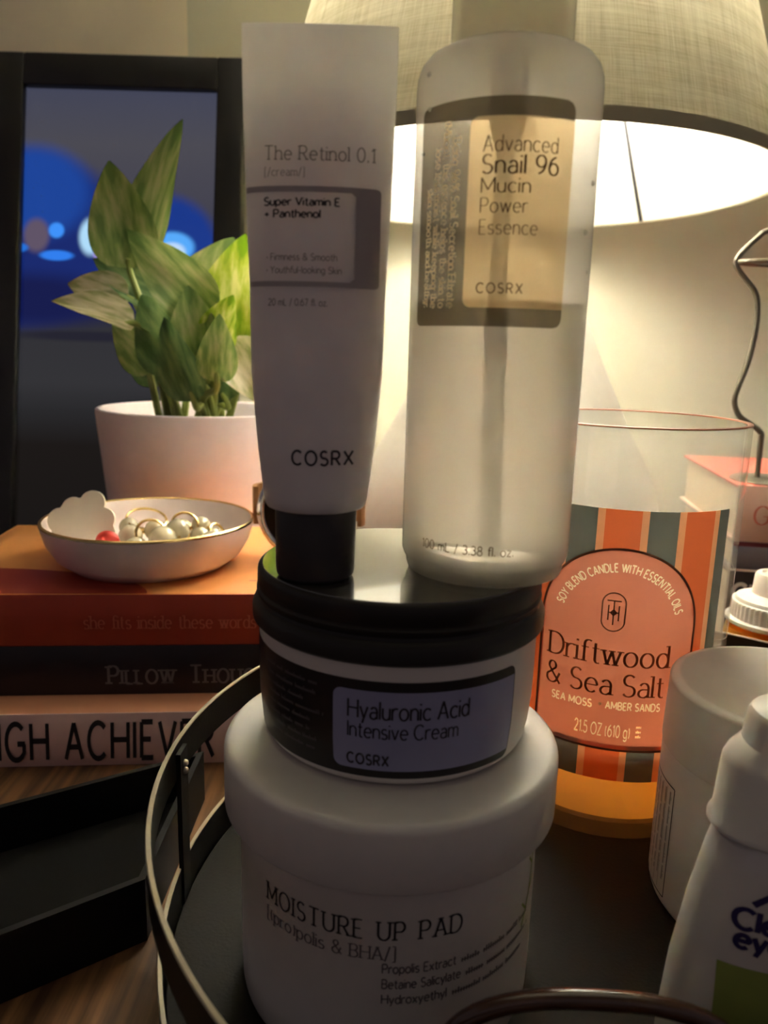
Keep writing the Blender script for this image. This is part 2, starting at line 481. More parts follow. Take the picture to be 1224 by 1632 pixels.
def spline(pts, k=8, closed=False):
    pts = [Vector(p) for p in pts]; out = []
    n = len(pts); rng = n if closed else n - 1
    for i in range(rng):
        p0 = pts[(i - 1) % n] if (closed or i > 0) else pts[i]
        p1 = pts[i]; p2 = pts[(i + 1) % n]
        p3 = pts[(i + 2) % n] if (closed or i + 2 < n) else p2
        for s in range(k):
            t = s / k
            out.append(.5 * ((2 * p1) + (p2 - p0) * t + (2 * p0 - 5 * p1 + 4 * p2 - p3) * t * t + (3 * p1 - p0 - 3 * p2 + p3) * t ** 3))
    if not closed: out.append(pts[-1])
    return out

def box(x0, x1, y0, y1, z0, z1, bev=0.0):
    if not bev:
        V = [(x, y, z) for z in (z0, z1) for y in (y0, y1) for x in (x0, x1)]
        return V, [(0, 2, 3, 1), (4, 5, 7, 6), (0, 1, 5, 4), (2, 6, 7, 3), (0, 4, 6, 2), (1, 3, 7, 5)]
    bm = bmesh.new()
    v0, f0 = box(x0, x1, y0, y1, z0, z1)
    vs = [bm.verts.new(p) for p in v0]
    for q in f0: bm.faces.new([vs[i] for i in q])
    bmesh.ops.bevel(bm, geom=list(bm.edges), offset=bev, segments=3, affect='EDGES', profile=.5)
    bm.verts.index_update()
    V = [v.co.copy() for v in bm.verts]; F = [tuple(v.index for v in fc.verts) for fc in bm.faces]
    bm.free()
    return V, F

def prism(poly, z0, z1):
    n = len(poly)
    V = [(x, y, z0) for x, y in poly] + [(x, y, z1) for x, y in poly]
    F = [tuple(range(n))[::-1], tuple(range(n, 2 * n))] + [(i, (i + 1) % n, (i + 1) % n + n, i + n) for i in range(n)]
    return V, F

def patch(fL, fR, v0, v1, mp, nv=24, nu=24, rows=None):
    """sheet on a surface: for each v a span [fL(v), fR(v)], mapped with mp(u, v)"""
    vs = rows or [v0 + (v1 - v0) * i / nv for i in range(nv + 1)]
    V, F = [], []
    for v in vs:
        a, b = fL(v), fR(v)
        for j in range(nu + 1):
            V.append(mp(a + (b - a) * j / nu, v))
    for i in range(len(vs) - 1):
        for j in range(nu):
            k = i * (nu + 1) + j
            F.append((k, k + 1, k + nu + 2, k + nu + 1))
    return V, F

def rrect(uL, uR, v0, v1, rl, rr=None):
    """left / right limits of a rounded rectangle"""
    rr = rl if rr is None else rr
    def ins(v, rad):
        if rad <= 0: return 0
        d = min(v - v0, v1 - v)
        if d >= rad: return 0
        return rad - math.sqrt(max(0, rad * rad - (rad - max(d, 0)) ** 2))
    return (lambda v: uL + ins(v, rl)), (lambda v: uR - ins(v, rr))

def rows_round(v0, v1, rad, n=6, mid=12):
    a = [v0 + rad * (1 - math.cos(math.pi / 2 * i / n)) for i in range(n + 1)]
    b = [v0 + rad + (v1 - v0 - 2 * rad) * i / mid for i in range(1, mid)]
    return a + b + [v0 + v1 - q for q in a[::-1]]

def cut_sheet(inside, u0, u1, v0, v1, cell, holes, mp):
    """sheet on a surface, built of small cells, with letters left open; holes = flat (u, v) quads"""
    nu = int((u1 - u0) / cell); nv = int((v1 - v0) / cell)
    cu = (u1 - u0) / nu; cv = (v1 - v0) / nv
    gone = set()
    for q in holes:
        xs = [p[0] for p in q]; ys = [p[1] for p in q]
        for i in range(max(0, int((min(xs) - u0) / cu) - 1), min(nu, int((max(xs) - u0) / cu) + 2)):
            for j in range(max(0, int((min(ys) - v0) / cv) - 1), min(nv, int((max(ys) - v0) / cv) + 2)):
                x = u0 + (i + .5) * cu; y = v0 + (j + .5) * cv
                sg = [((q[(k + 1) % 4][0] - q[k][0]) * (y - q[k][1]) - (q[(k + 1) % 4][1] - q[k][1]) * (x - q[k][0])) for k in range(4)]
                if all(a >= 0 for a in sg) or all(a <= 0 for a in sg): gone.add((i, j))
    idx = {}; V = []; F = []
    def vid(i, j):
        if (i, j) not in idx:
            idx[(i, j)] = len(V); V.append(mp(u0 + i * cu, v0 + j * cv))
        return idx[(i, j)]
    # runs of whole cells are joined four at a time where nothing is cut
    for j in range(nv):
        y = v0 + (j + .5) * cv
        for i in range(nu):
            if (i, j) in gone or not inside(u0 + (i + .5) * cu, y): continue
            F.append((vid(i, j), vid(i + 1, j), vid(i + 1, j + 1), vid(i, j + 1)))
    return V, F

def flat_quads(vf):
    return [[vf[0][i] for i in f] for f in vf[1]]
FLAT = lambda u, v: (u, v)

def cylmap(r, off, a0=0.0, rf=None):
    """(u metres along the arc from angle a0 deg, z) -> point on an upright cylinder, front = -Y"""
    def mp(u, v):
        rr = (rf(v) if rf else r)
        a = R(a0) + u / r
        return ((rr + off) * math.sin(a), -(rr + off) * math.cos(a), v)
    return mp

def flatmap(o, ux, vx, n, off):
    o, ux, vx, n = map(Vector, (o, ux, vx, n))
    return lambda u, v: o + ux * u + vx * v + n * off

# ------------------------------------------------------------------ lettering: a stroke alphabet
G = {
 'A': (.7, "0,0 .35,1|.35,1 .7,0|.12,.34 .58,.34"), 'B': (.58, "0,0 0,1|0,1 .3,1 a:.3,.76,.24,.24,90,-90 0,.52|.3,.52 a:.3,.26,.28,.26,90,-90 0,0"),
 'C': (.72, "a:.4,.5,.4,.5,45,315"), 'D': (.7, "0,0 0,1|0,1 .28,1 a:.28,.5,.42,.5,90,-90 0,0"), 'E': (.5, "0,0 0,1|0,1 .48,1|0,.52 .4,.52|0,0 .5,0"),
 'F': (.48, "0,0 0,1|0,1 .48,1|0,.52 .4,.52"), 'G': (.76, "a:.4,.5,.4,.5,45,325 .74,.45|.46,.45 .78,.45"), 'H': (.68, "0,0 0,1|.68,0 .68,1|0,.52 .68,.52"),
 'I': (.02, "0,0 0,1"), 'J': (.4, ".36,1 .36,.25 a:.18,.25,.18,.25,0,-160"), 'K': (.6, "0,0 0,1|.58,1 0,.42|.2,.6 .62,0"), 'L': (.48, "0,0 0,1|0,0 .48,0"),
 'M': (.84, "0,0 0,1|0,1 .42,.18|.42,.18 .84,1|.84,1 .84,0"), 'N': (.68, "0,0 0,1|0,1 .68,0|.68,0 .68,1"), 'O': (.82, "a:.41,.5,.41,.5,0,360"),
 'P': (.56, "0,0 0,1|0,1 .3,1 a:.3,.73,.26,.27,90,-90 0,.46"), 'R': (.6, "0,0 0,1|0,1 .3,1 a:.3,.74,.25,.26,90,-90 0,.48|.28,.48 .6,0"),
 'S': (.54, "a:.27,.75,.24,.25,35,270 a:.27,.25,.27,.25,90,-150"), 'T': (.66, ".33,0 .33,1|0,1 .66,1"), 'U': (.66, "0,1 0,.32 a:.33,.32,.33,.32,180,360 .66,1"),
 'V': (.68, "0,1 .34,0|.34,0 .68,1"), 'W': (1.0, "0,1 .26,0|.26,0 .5,1|.5,1 .74,0|.74,0 1,1"), 'X': (.64, "0,1 .64,0|.64,1 0,0"), 'Y': (.64, "0,1 .32,.48|.64,1 .32,.48|.32,.48 .32,0"),
 'Z': (.58, "0,1 .58,1 0,0 .58,0"),
 'a': (.48, ".46,0 .46,.42 a:.25,.42,.21,.24,0,150|.46,.37 .24,.37 a:.22,.185,.21,.185,90,270 .3,0 .46,.13"), 'b': (.52, "0,0 0,1|a:.26,.33,.26,.33,180,-180"),
 'c': (.48, "a:.28,.33,.28,.33,45,315"), 'd': (.52, "a:.26,.33,.26,.33,0,360|.52,0 .52,1"), 'e': (.54, ".02,.35 .54,.35 a:.28,.33,.27,.33,6,315"),
 'f': (.32, ".38,.95 a:.32,.8,.18,.2,60,180 .14,0|0,.66 .34,.66"), 'g': (.52, "a:.26,.33,.26,.33,0,360|.52,.66 .52,-.05 a:.27,-.05,.25,.22,0,-150"),
 'h': (.48, "0,0 0,1|0,.4 a:.24,.4,.24,.26,180,0 .48,0"), 'i': (.02, "0,0 0,.66|0,.86 0,.95"), 'j': (.1, ".1,.66 .1,-.1 a:-.02,-.1,.12,.14,0,-120"), 'k': (.46, "0,0 0,1|.42,.66 0,.28|.15,.4 .46,0"),
 'l': (.02, "0,0 0,1"), 'm': (.78, "0,0 0,.66|0,.42 a:.2,.42,.2,.24,180,0 .4,0|.4,.42 a:.59,.42,.19,.24,180,0 .78,0"), 'n': (.48, "0,0 0,.66|0,.4 a:.24,.4,.24,.26,180,0 .48,0"),
 'o': (.56, "a:.28,.33,.28,.33,0,360"), 'p': (.52, "0,-.28 0,.66|a:.26,.33,.26,.33,180,-180"), 'q': (.52, "a:.26,.33,.26,.33,0,360|.52,-.28 .52,.66"), 'r': (.32, "0,0 0,.66|0,.4 a:.24,.4,.24,.26,180,60"),
 's': (.42, "a:.21,.495,.19,.165,35,270 a:.21,.165,.21,.165,90,-150"), 't': (.32, ".14,.9 .14,.16 a:.28,.16,.14,.16,180,300|0,.66 .32,.66"), 'u': (.46, "0,.66 0,.25 a:.23,.25,.23,.25,180,360|.46,.66 .46,0"),
 'v': (.5, "0,.66 .25,0|.25,0 .5,.66"), 'w': (.76, "0,.66 .2,0|.2,0 .38,.66|.38,.66 .56,0|.56,0 .76,.66"), 'x': (.46, "0,.66 .46,0|.46,.66 0,0"), 'y': (.5, "0,.66 .25,0|.5,.66 .25,0 .14,-.28"), 'z': (.44, "0,.66 .44,.66 0,0 .44,0"),
 '0': (.58, "a:.29,.5,.29,.5,0,360"), '1': (.24, ".02,.8 .2,1|.2,1 .2,0"), '2': (.54, "a:.27,.72,.25,.28,165,-35 0,0|0,0 .56,0"), '3': (.52, "a:.25,.76,.23,.24,150,-90|a:.25,.27,.27,.27,90,-150"),
 '4': (.56, ".42,0 .42,1|.42,1 0,.3|0,.3 .58,.3"), '5': (.54, ".48,1 .1,1 .06,.56 a:.26,.32,.28,.32,125,-150"), '6': (.56, "a:.28,.31,.27,.31,0,360|.01,.36 a:.5,.36,.49,.62,180,100"),
 '7': (.52, "0,1 .52,1|.52,1 .18,0"), '8': (.54, "a:.27,.76,.22,.24,0,360|a:.27,.26,.27,.26,0,360"), '9': (.56, "a:.28,.69,.27,.31,0,360|.55,.64 a:.06,.64,.49,.62,0,-80"),
 '&': (.72, ".72,0 .14,.7 a:.29,.8,.18,.2,215,-30 .1,.4 a:.29,.25,.27,.25,140,330 .68,.5"), '/': (.34, "0,-.1 .34,1.05"), '.': (.08, ".04,0 .04,.14"), ',': (.08, ".05,.06 0,-.14"), '%': (.8, "a:.17,.77,.16,.22,0,360|a:.63,.23,.16,.22,0,360|.12,0 .68,1"),
 '+': (.5, "0,.4 .5,.4|.25,.15 .25,.65"), '(': (.2, "a:.4,.42,.38,.68,140,220"), ')': (.2, "a:-.2,.42,.38,.68,40,-40"), '[': (.2, ".2,1.05 0,1.05 0,-.15 .2,-.15"), ']': (.2, "0,1.05 .2,1.05 .2,-.15 0,-.15"),
 '-': (.34, "0,.36 .34,.36"), '\u00b7': (.1, "a:.06,.4,.05,.05,0,360"), '\u2022': (.1, "a:.06,.4,.05,.05,0,360"), '_': (.5, "0,.25 .5,.25"),
}
def strokes(ch):
    out = []
    for s in G[ch][1].split('|'):
        pl = []
        for tk in s.split():
            if tk[0] == 'a':
                cx, cy, rx, ry, a0, a1 = map(float, tk[2:].split(','))
                n = max(4, int(abs(a1 - a0) / 15))
                pl += [(cx + rx * math.cos(R(a0 + (a1 - a0) * i / n)), cy + ry * math.sin(R(a0 + (a1 - a0) * i / n))) for i in range(n + 1)]
            else:
                pl.append(tuple(map(float, tk.split(','))))
        q = [pl[0]]
        for p in pl[1:]:
            if math.hypot(p[0] - q[-1][0], p[1] - q[-1][1]) > 1e-4: q.append(p)
        out.append(q)
    return out

def glyph(ch, w, serif=False, thin=1.0, slant=0.0):
    """2-D quads of one letter (cap height 1)"""
    quads = []
    def bar(p, q, wd):
        dx, dy = q[0] - p[0], q[1] - p[1]; l = math.hypot(dx, dy) or 1
        nx, ny = -dy / l * wd / 2, dx / l * wd / 2
        quads.append([(p[0] - nx, p[1] - ny), (q[0] - nx, q[1] - ny), (q[0] + nx, q[1] + ny), (p[0] + nx, p[1] + ny)])
    for pl in strokes(ch):
        closed = math.hypot(pl[0][0] - pl[-1][0], pl[0][1] - pl[-1][1]) < 1e-3
        pts = []
        for a, b in zip(pl[:-1], pl[1:]):
            l = math.hypot(b[0] - a[0], b[1] - a[1]); n = max(1, int(l / .22))
            pts += [(a[0] + (b[0] - a[0]) * i / n, a[1] + (b[1] - a[1]) * i / n) for i in range(n)]
        pts.append(pl[-1])
        n = len(pts); L, Rr = [], []
        for i, p in enumerate(pts):
            a = pts[i - 1] if i > 0 else (pts[-2] if closed else p)
            b = pts[i + 1] if i < n - 1 else (pts[1] if closed else p)
            dx, dy = b[0] - a[0], b[1] - a[1]; l = math.hypot(dx, dy) or 1
            wd = w * (thin + (1 - thin) * abs(dy / l)) / 2
            L.append((p[0] - dy / l * wd, p[1] + dx / l * wd)); Rr.append((p[0] + dy / l * wd, p[1] - dx / l * wd))
        for i in range(n - 1):
            quads.append([Rr[i], Rr[i + 1], L[i + 1], L[i]])
        if serif and not closed and ch not in '.,/&-+()[]%\u00b7\u2022_':
            for p, q in ((pl[0], pl[1]), (pl[-1], pl[-2])):
                dx, dy = p[0] - q[0], p[1] - q[1]
                if not (ch == 'T' and p[1] > .5) and abs(dy) > .75 * math.hypot(dx, dy) and min(abs(p[1]), abs(p[1] - 1), abs(p[1] - .66), abs(p[1] + .28)) < .02:
                    top = p[1] > .3
                    half = top and (ch in 'bdhijklmnpqru')
                    a = (p[0] - w * 1.25, p[1]); b = (p[0] + (w * .2 if half else w * 1.25), p[1])
                    k = (-1 if top else 1) * w * thin * .5
                    bar((a[0], a[1] + k), (b[0], b[1] + k), w * max(thin, .45))
    if slant:
        quads = [[(x + y * slant, y) for x, y in q] for q in quads]
    return quads

def text2d(s, w=.13, serif=False, thin=1.0, track=.2, space=.42, slant=0.0, smallcaps=0.0):
    out = []; x = 0
    for ch in s:
        if ch == ' ': x += space; continue
        k = 1.0; c = ch
        if smallcaps and ch.islower(): c = ch.upper(); k = smallcaps
        gl = glyph(c, w / k ** .6, serif, thin, slant)
        out += [[(x + px * k, py * k) for px, py in q] for q in gl]
        x += G[c][0] * k + track
    return out, x - track

def put_text(s, u0, v0, h, mp, fit=None, **kw):
    """letters of cap height h starting at (u0, v0); fit = total width"""
    qs, wd = text2d(s, **kw)
    sx = (fit / wd) if fit else h
    V, F = [], []
    for q in qs:
        k = len(V)
        V += [mp(u0 + x * sx, v0 + y * h) for x, y in q]; F.append((k, k + 1, k + 2, k + 3))
    return V, F

def put_arc(s, uc, vc, rad, h, mp, span, **kw):
    qs, wd = text2d(s, **kw)
    V, F = [], []
    for q in qs:
        k = len(V)
        for x, y in q:
            a = math.pi / 2 + R(span) / 2 - x / wd * R(span)
            rr = rad + y * h
            V.append(mp(uc + rr * math.cos(a), vc + rr * math.sin(a)))
        F.append((k, k + 1, k + 2, k + 3))
    return V, F

def put_lines(pls, wd, mp, seg=.0012):
    """thin printed lines given as polylines in (u, v)"""
    V, F = [], []
    for pl in pls:
        for a, b in zip(pl[:-1], pl[1:]):
            l = math.hypot(b[0] - a[0], b[1] - a[1])
            if l < 1e-9: continue
            n = max(1, int(l / seg)); nx, ny = -(b[1] - a[1]) / l * wd / 2, (b[0] - a[0]) / l * wd / 2
            for i in range(n + 1):
                t = i / n; x = a[0] + (b[0] - a[0]) * t; y = a[1] + (b[1] - a[1]) * t
                V += [mp(x + nx, y + ny), mp(x - nx, y - ny)]
                if i:
                    k = len(V) - 4; F.append((k, k + 1, k + 3, k + 2))
    return V, F

def fine_print(u0, v0, width, h, mp, seed=1, words=5):
    """a line of print too small to read: word-long dashes of uneven height"""
    rd = random.Random(seed); pls = []; x = u0
    parts = []
    while x < u0 + width:
        l = min(h * rd.uniform(1.6, 4.5), u0 + width - x)
        k = x
        while k < x + l:
            hh = h * rd.choice((.5, .5, .5, .75))
            parts.append(put_lines([[(k, v0), (k, v0 + hh)]], h * .18, mp))
            k += h * .34
        parts.append(put_lines([[(x, v0 + h * .25), (x + l, v0 + h * .25)]], h * .14, mp))
        x += l + h * .6
    return merge(*parts)

# ================================================================== THE SETTING
obj('table_slab', *box(-.85, .85, -.25, .690, -.03, 0, .004), 'dark_wood').name = 'table'
tb = bpy.data.objects['table']
tag(tb, 'dark brown wood grain table top under all the things', 'table')

def wall(name, a, b, mt, h=1.6, th=.02):
    a, b = Vector(a), Vector(b); d = (b - a).normalized(); n = Vector((-d.y, d.x))
    poly = [(a.x, a.y), (b.x, b.y), (b.x + n.x * th, b.y + n.y * th), (a.x + n.x * th, a.y + n.y * th)]
    o = obj(name, *prism(poly, -.6, h), mt, smooth=False)
    return tag(o, kind='structure')
wall('wall_back', (-.178, .722), (1.2, .722), 'wall_paint', 1.3)
wall('wall_left', (-1.2, .695), (-.178, .722), 'wall_paint_lit', 1.3)
ceil = obj('ceiling', *box(-1.2, 1.2, -1.0, .90, 1.3, 1.32), 'wall_paint', smooth=False)
tag(ceil, kind='structure')
floor = obj('floor', *box(-1.2, 1.2, -1.2, .9, -.62, -.60), 'dark_wood', smooth=False)
tag(floor, kind='structure')

# ================================================================== TABLE LAMP
LX, LY = .0775, .530
lamp = thing('table_lamp', 'white ceramic table lamp with a lit beige linen drum shade', 'lamp', (LX, LY, 0))
def shade_pt(r_off, zz):
    return .16 - .30 * (zz - .2825) + r_off
n = 160; zs = [.2825 + .215 * i / 16 for i in range(17)]
V, F, UV = [], [], []
for z in zs:
    for i in range(n + 1):
        a = 2 * math.pi * i / n
        V.append((shade_pt(0, z) * math.cos(a), shade_pt(0, z) * math.sin(a), z)); UV.append((i / n, (z - .2825) / 1.0))
for k in range(16):
    for i in range(n):
        p = k * (n + 1) + i; F.append((p, p + 1, p + n + 2, p + n + 1))
shade = obj('lamp_shade', V, F, 'linen', lamp, uv=UV, label='lit beige linen shade with a visible weave')
obj('shade_lining', *lathe([(shade_pt(-.0016, z), z) for z in zs], 120), 'lining', shade, label='bright white inside of the shade')
rz0 = .2825
obj('shade_hem', *lathe([(shade_pt(.0006, rz0), rz0 - .0008), (shade_pt(.0008, rz0 + .006), rz0 + .006), (shade_pt(-.0004, rz0 + .006), rz0 + .006), (shade_pt(-.0004, rz0), rz0 - .0008)], 120, closed=True), 'linen', shade)
obj('shade_hem', *lathe([(shade_pt(.0006, .4915), .4915), (shade_pt(.0006, .4975), .4975), (shade_pt(-.002, .4975), .4975), (shade_pt(-.002, .4915), .4915)], 120, closed=True), 'linen', shade)
a = R(42)
obj('shade_seam', *tube([(shade_pt(-.0028, z) * math.cos(a + (z - .28) * .9), shade_pt(-.0028, z) * math.sin(a + (z - .28) * .9), z) for z in zs], .0014, 8), 'frame_black', shade)
for k in range(3):
    a = R(90 + 120 * k)
    obj('spider_arm', *tube([(.014 * math.cos(a), .014 * math.sin(a), .470), (.097 * math.cos(a), .097 * math.sin(a), .488)], .0014, 8), 'wire_grey', lamp)
dx = .0065
prof = [(0, 0), (.072, 0), (.078, .002), (.092, .022), (.102, .048), (.104, .068), (.100, .090), (.0915, .110), (.080, .130), (.0715, .148), (.061, .170), (.049, .197), (.038, .218), (.028, .232), (.020, .240), (.016, .246), (0, .246)]
obj('lamp_base', *lathe([(p.x, p.y) for p in spline([(r, z, 0) for r, z in prof[1:-1]], 5)] , 96), 'ceramic_white', lamp, loc=(dx, 0, 0), label='white flared ceramic lamp base')
obj('added_bulb_cup', *lathe([(0, .3285), (.011, .3285), (.014, .332), (.024, .343), (.0325, .352), (.0340, .3655), (.0330, .3655), (.0312, .3530), (0, .3530)], 40), 'ceramic_white', lamp, label='unseen opaque white cup added under the bulb to block light')  # cup added to keep direct bulb light off the wall
obj('socket', *lathe([(0, .2465), (.013, .2465), (.013, .318), (.011, .328), (0, .328)], 32), 'ceramic_white', lamp)
bulb = obj('bulb', *lathe([(0, .3540), (.0280, .3540), (.0285, .357), (.0275, .364), (.0235, .372), (.016, .379), (.007, .382), (0, .3825)], 32), 'bulb_glow', lamp)
harp = [(.0 + sx * x, 0, z) for sx in (1,) for x, z in ((.009, .330), (.030, .3335), (.042, .350), (.044, .39), (.034, .44), (.006, .470))]
obj('harp', *merge(tube(spline(harp, 6), .0012, 8), tube(spline([(-x, y, z) for x, y, z in harp], 6), .0012, 8), lathe([(0, .466), (.016, .466), (.016, .472), (0, .472)], 24)), 'gold', lamp)

# ================================================================== UPRIGHT MIRROR, ROOM REFLECTION PAINTED AS GLOW
mirror_root = thing('framed_mirror', 'black framed upright mirror, blurred blue reflection painted as glow, behind the plant', 'screen', (MIRROR_X, .585, 0))
mirror_root.rotation_euler = (-R(12), 0, 0)
hw, ht, bz = .0975, .408, .0215
obj('bezel', *merge(box(-hw, -hw + bz, -.006, .012, 0, ht, .0012), box(hw - bz, hw, -.006, .012, 0, ht, .0012),
                    box(-hw + bz, hw - bz, -.006, .012, ht - .0255, ht, .0012), box(-hw + bz, hw - bz, -.006, .012, 0, .03, .0012)), 'frame_black', mirror_root)
obj('mirror_panel', *box(-hw + bz - .001, hw - bz + .001, 0, .009, .029, ht - .0245), 'painted_mirror', mirror_root, smooth=False, label='mirror panel with a blue blurred reflection painted as glow')
obj('back_panel', *box(-hw + .003, hw - .003, .0121, .016, .003, ht - .003), 'frame_black', mirror_root, smooth=False)
obj('easel_leg', *box(-.02, .02, .0161, .0185, .01, .30), 'frame_black', mirror_root, smooth=False)

# ================================================================== POTTED PLANT
PX, PY = -.1225, .510
plant = thing('potted_plant', 'variegated green leafy houseplant in a round white pot', 'plant', (PX, PY, 0))
obj('pot', *lathe([(0, 0), (.052, 0)] + [(.0535, .002)] + [(.0535 + .0125 * t, .002 + .134 * t) for t in (.25, .5, .75, 1)] + [(.0658, .1378), (.0645, .1385), (.0630, .1378), (.0615, .125), (.060, .118), (0, .118)], 96), 'pot_white', plant, label='smooth white round pot')
obj('soil', *lathe([(0, .1230), (.03, .1236), (.0605, .1215), (.0605, .1185), (0, .1185)], 48), 'soil', plant)

def leaf(base, tip, width, bend, mt, fold=.25, nrm=(0, -1, .3), tipw=1.0):
    """blade from base to tip, bowed by bend, folded along the midrib"""
    b, t = Vector(base), Vector(tip); ax = (t - b); L = ax.length; ax.normalize()
    nv = Vector(nrm); nv = (nv - ax * nv.dot(ax)).normalized(); sd = ax.cross(nv).normalized()
    V, F, UV = [], [], []
    nl, nw = 18, 8
    for i in range(nl + 1):
        s = i / nl
        w = width * (math.sin(math.pi * min(1, s ** .62)) ** .75) * (1 - .12 * s) if 0 < s < 1 else .0004
        c = b + ax * L * s + nv * (bend * 4 * s * (1 - s)) * L
        for j in range(nw + 1):
            q = j / nw * 2 - 1
            rip = .06 * math.sin(s * 9 + q * 2.0) * abs(q)
            V.append(c + sd * q * w + nv * (abs(q) ** 1.3 * fold * w + rip * w)); UV.append((s, .5 + q * .5 * w / max(width, 1e-6)))
    for i in range(nl):
        for j in range(nw):
            k = i * (nw + 1) + j; F.append((k, k + 1, k + nw + 2, k + nw + 1))
    return V, F, UV
LEAVES = [ # base, tip (in plant coordinates), half width, bend, material, fold, normal
    ((-0.0358, -0.0050, 0.2261), (-0.0049, -0.0100, 0.3112), .0135, .05, 'leaf_green', .35, (-.2, -1, .1)),
    ((-0.0369, -0.0200, 0.2235), (-0.0398, -0.0400, 0.2805), .0172, -.04, 'leaf_green', .30, (.25, -1, .2)),
    ((0.0150, -0.0350, 0.1957), (-0.0261, -0.0550, 0.2413), .0150, .10, 'leaf_green', .35, (-.5, -1, .7)),
    ((0.0258, -0.0200, 0.1776), (0.0370, -0.0350, 0.2438), .0225, .06, 'leaf_lime', .25, (.1, -1, .25)),
    ((-0.0011, 0.0050, 0.1908), (0.0198, 0.0150, 0.2479), .0235, .05, 'leaf_green', .2, (-.1, -1, .2)),
    ((-0.0288, -0.0400, 0.1888), (-0.0692, -0.0600, 0.2010), .0105, .06, 'leaf_pale', .5, (0, -1, .9)),
    ((-0.0385, -0.0200, 0.2042), (-0.0735, -0.0250, 0.2133), .0115, .08, 'leaf_pale', .3, (0, -1, .3)),
    ((-0.0193, -0.0100, 0.2053), (-0.0593, -0.0200, 0.2288), .0140, -.05, 'leaf_deep', .3, (.1, -1, .8)),
    ((0.0223, -0.0400, 0.1811), (0.0455, -0.0550, 0.1474), .0150, .10, 'leaf_pale', .3, (.3, -1, .4)),
    ((0.0207, -0.0450, 0.1774), (0.0331, -0.0550, 0.2075), .0110, .05, 'leaf_lime', .3, (-.2, -1, .1)),
    ((0.0010, -0.0350, 0.1638), (-0.0244, -0.0400, 0.2070), .0185, .05, 'leaf_deep', .2, (-.2, -1, .1)),
    ((0.0110, -0.0450, 0.1607), (0.0061, -0.0500, 0.2124), .0150, .06, 'leaf_green', .3, (.2, -1, .2)),
    ((-0.0135, -0.0100, 0.1588), (-0.0391, -0.0200, 0.1891), .0170, .05, 'leaf_deep', .2, (-.1, -1, .1)),
    ((0.0195, -0.0150, 0.1440), (0.0018, -0.0200, 0.1902), .0190, .05, 'leaf_deep', .2, (.1, -1, .1)),
    ((0.0350, -0.0100, 0.1759), (0.0640, -0.0200, 0.2255), .0200, .05, 'leaf_green', .2, (.1, -1, .2)),
    ((0.0094, -0.0550, 0.1464), (-0.0054, -0.0600, 0.1941), .0120, .05, 'leaf_deep', .3, (-.2, -1, .1)),
    ((-0.0196, -0.0300, 0.1631), (-0.0416, -0.0400, 0.1939), .0120, .06, 'leaf_green', .3, (-.2, -1, .4)),
    ((0.0236, -0.0600, 0.1580), (0.0271, -0.0650, 0.1965), .0100, .05, 'leaf_green', .3, (.2, -1, .1)),
    ((0.0346, -0.0200, 0.1604), (0.0691, -0.0300, 0.1843), .0170, .08, 'leaf_green', .3, (.2, -1, .6)),
]
for bp, tp, w, bend, mt, fold, nrm in LEAVES:
    b, t = Vector(bp), Vector(tp)
    V, F, UV = leaf(b, t, w * 1.2, bend, mt, fold, nrm)
    lf = obj('leaf', V, F, mt, plant, uv=UV, angle=80)
    root = Vector((b.x * .35 + random.uniform(-.012, .012), random.uniform(-.02, .012), .121))
    ax = (t - b).normalized()
    obj('stem', *tube(spline([root, (root + b) / 2 + Vector((0, 0, .008)), b - ax * .004, b + ax * .006], 6), .0019, 8, rfun=lambda q: .0026 - .001 * q), 'stem_green', plant)

# ================================================================== BOOKS
def book(name, label, loc, rz, Lx, D, H, spine, top, pages='page_paper', bottom=None, group=None, edge=.0018):
    """closed book lying flat, spine along local X at y = 0"""
    b = thing(name, label, 'book', loc, rz, group)
    sp = []
    for i in range(9):
        t = i / 8
        sp.append((.0016 * (2 * t - 1) ** 2, H * t))
    poly = sp + [(edge * 1.2, H), (edge * 1.2, 0)]
    V = [(x, y, z) for x in (0, Lx) for y, z in poly]; n = len(poly)
    F = [tuple(range(n)), tuple(range(n, 2 * n))[::-1]] + [(i, (i + 1) % n, (i + 1) % n + n, i + n) for i in range(n)]
    obj('spine', V, F, spine, b)
    obj('cover', *box(0, Lx, edge * 1.2, D, H - edge, H, .0005), top, b)
    obj('cover', *box(0, Lx, edge * 1.2, D, 0, edge, .0005), bottom or top, b)
    obj('pages', *box(.003, Lx - .003, edge * 1.2 + .0005, D - .003, edge, H - edge), pages, b, smooth=False)
    return b
def spine_map(H): return flatmap((0, 0, 0), (1, 0, 0), (0, 0, 1), (0, -1, 0), .00018)
YAW = R(5.5)
ey = Vector((-math.sin(YAW), math.cos(YAW), 0)); ex = Vector((math.cos(YAW), math.sin(YAW), 0))
c0 = Vector((-.2105, .2925, 0))
b1 = book('book', 'pale blush book with black hand-lettered title, lowest on the left', c0, YAW, .198, .150, .0242, 'book_blush', 'book_peach')
mp = spine_map(.0242)
obj('lettering', *put_text('HIGH ACHIEVER', .0410, .0040, .0168, mp, fit=.0985, w=.15, track=.28, space=.5, slant=.06), 'ink_dark', b1)
c1 = c0 + ex * .006 + ey * .0185 + Vector((0, 0, .0242))
b2 = book('book', 'black book with pale small-capital title, middle of the left stack', c1, YAW, .190, .135, .0232, 'book_black', 'book_black')
obj('lettering', *put_text('Pillow Thoughts', .0860, .0058, .0085, spine_map(0), fit=.0800, w=.17, serif=True, thin=.6, track=.22, space=.75, smallcaps=.78), 'ink_grey', b2)
c2 = c0 + ex * .0065 + ey * .0190 + Vector((0, 0, .0474))
b3 = book('book', 'orange topped book with rust red spine under the jewellery dish', c2, YAW, .190, .135, .0236, 'book_rust', 'book_orange')
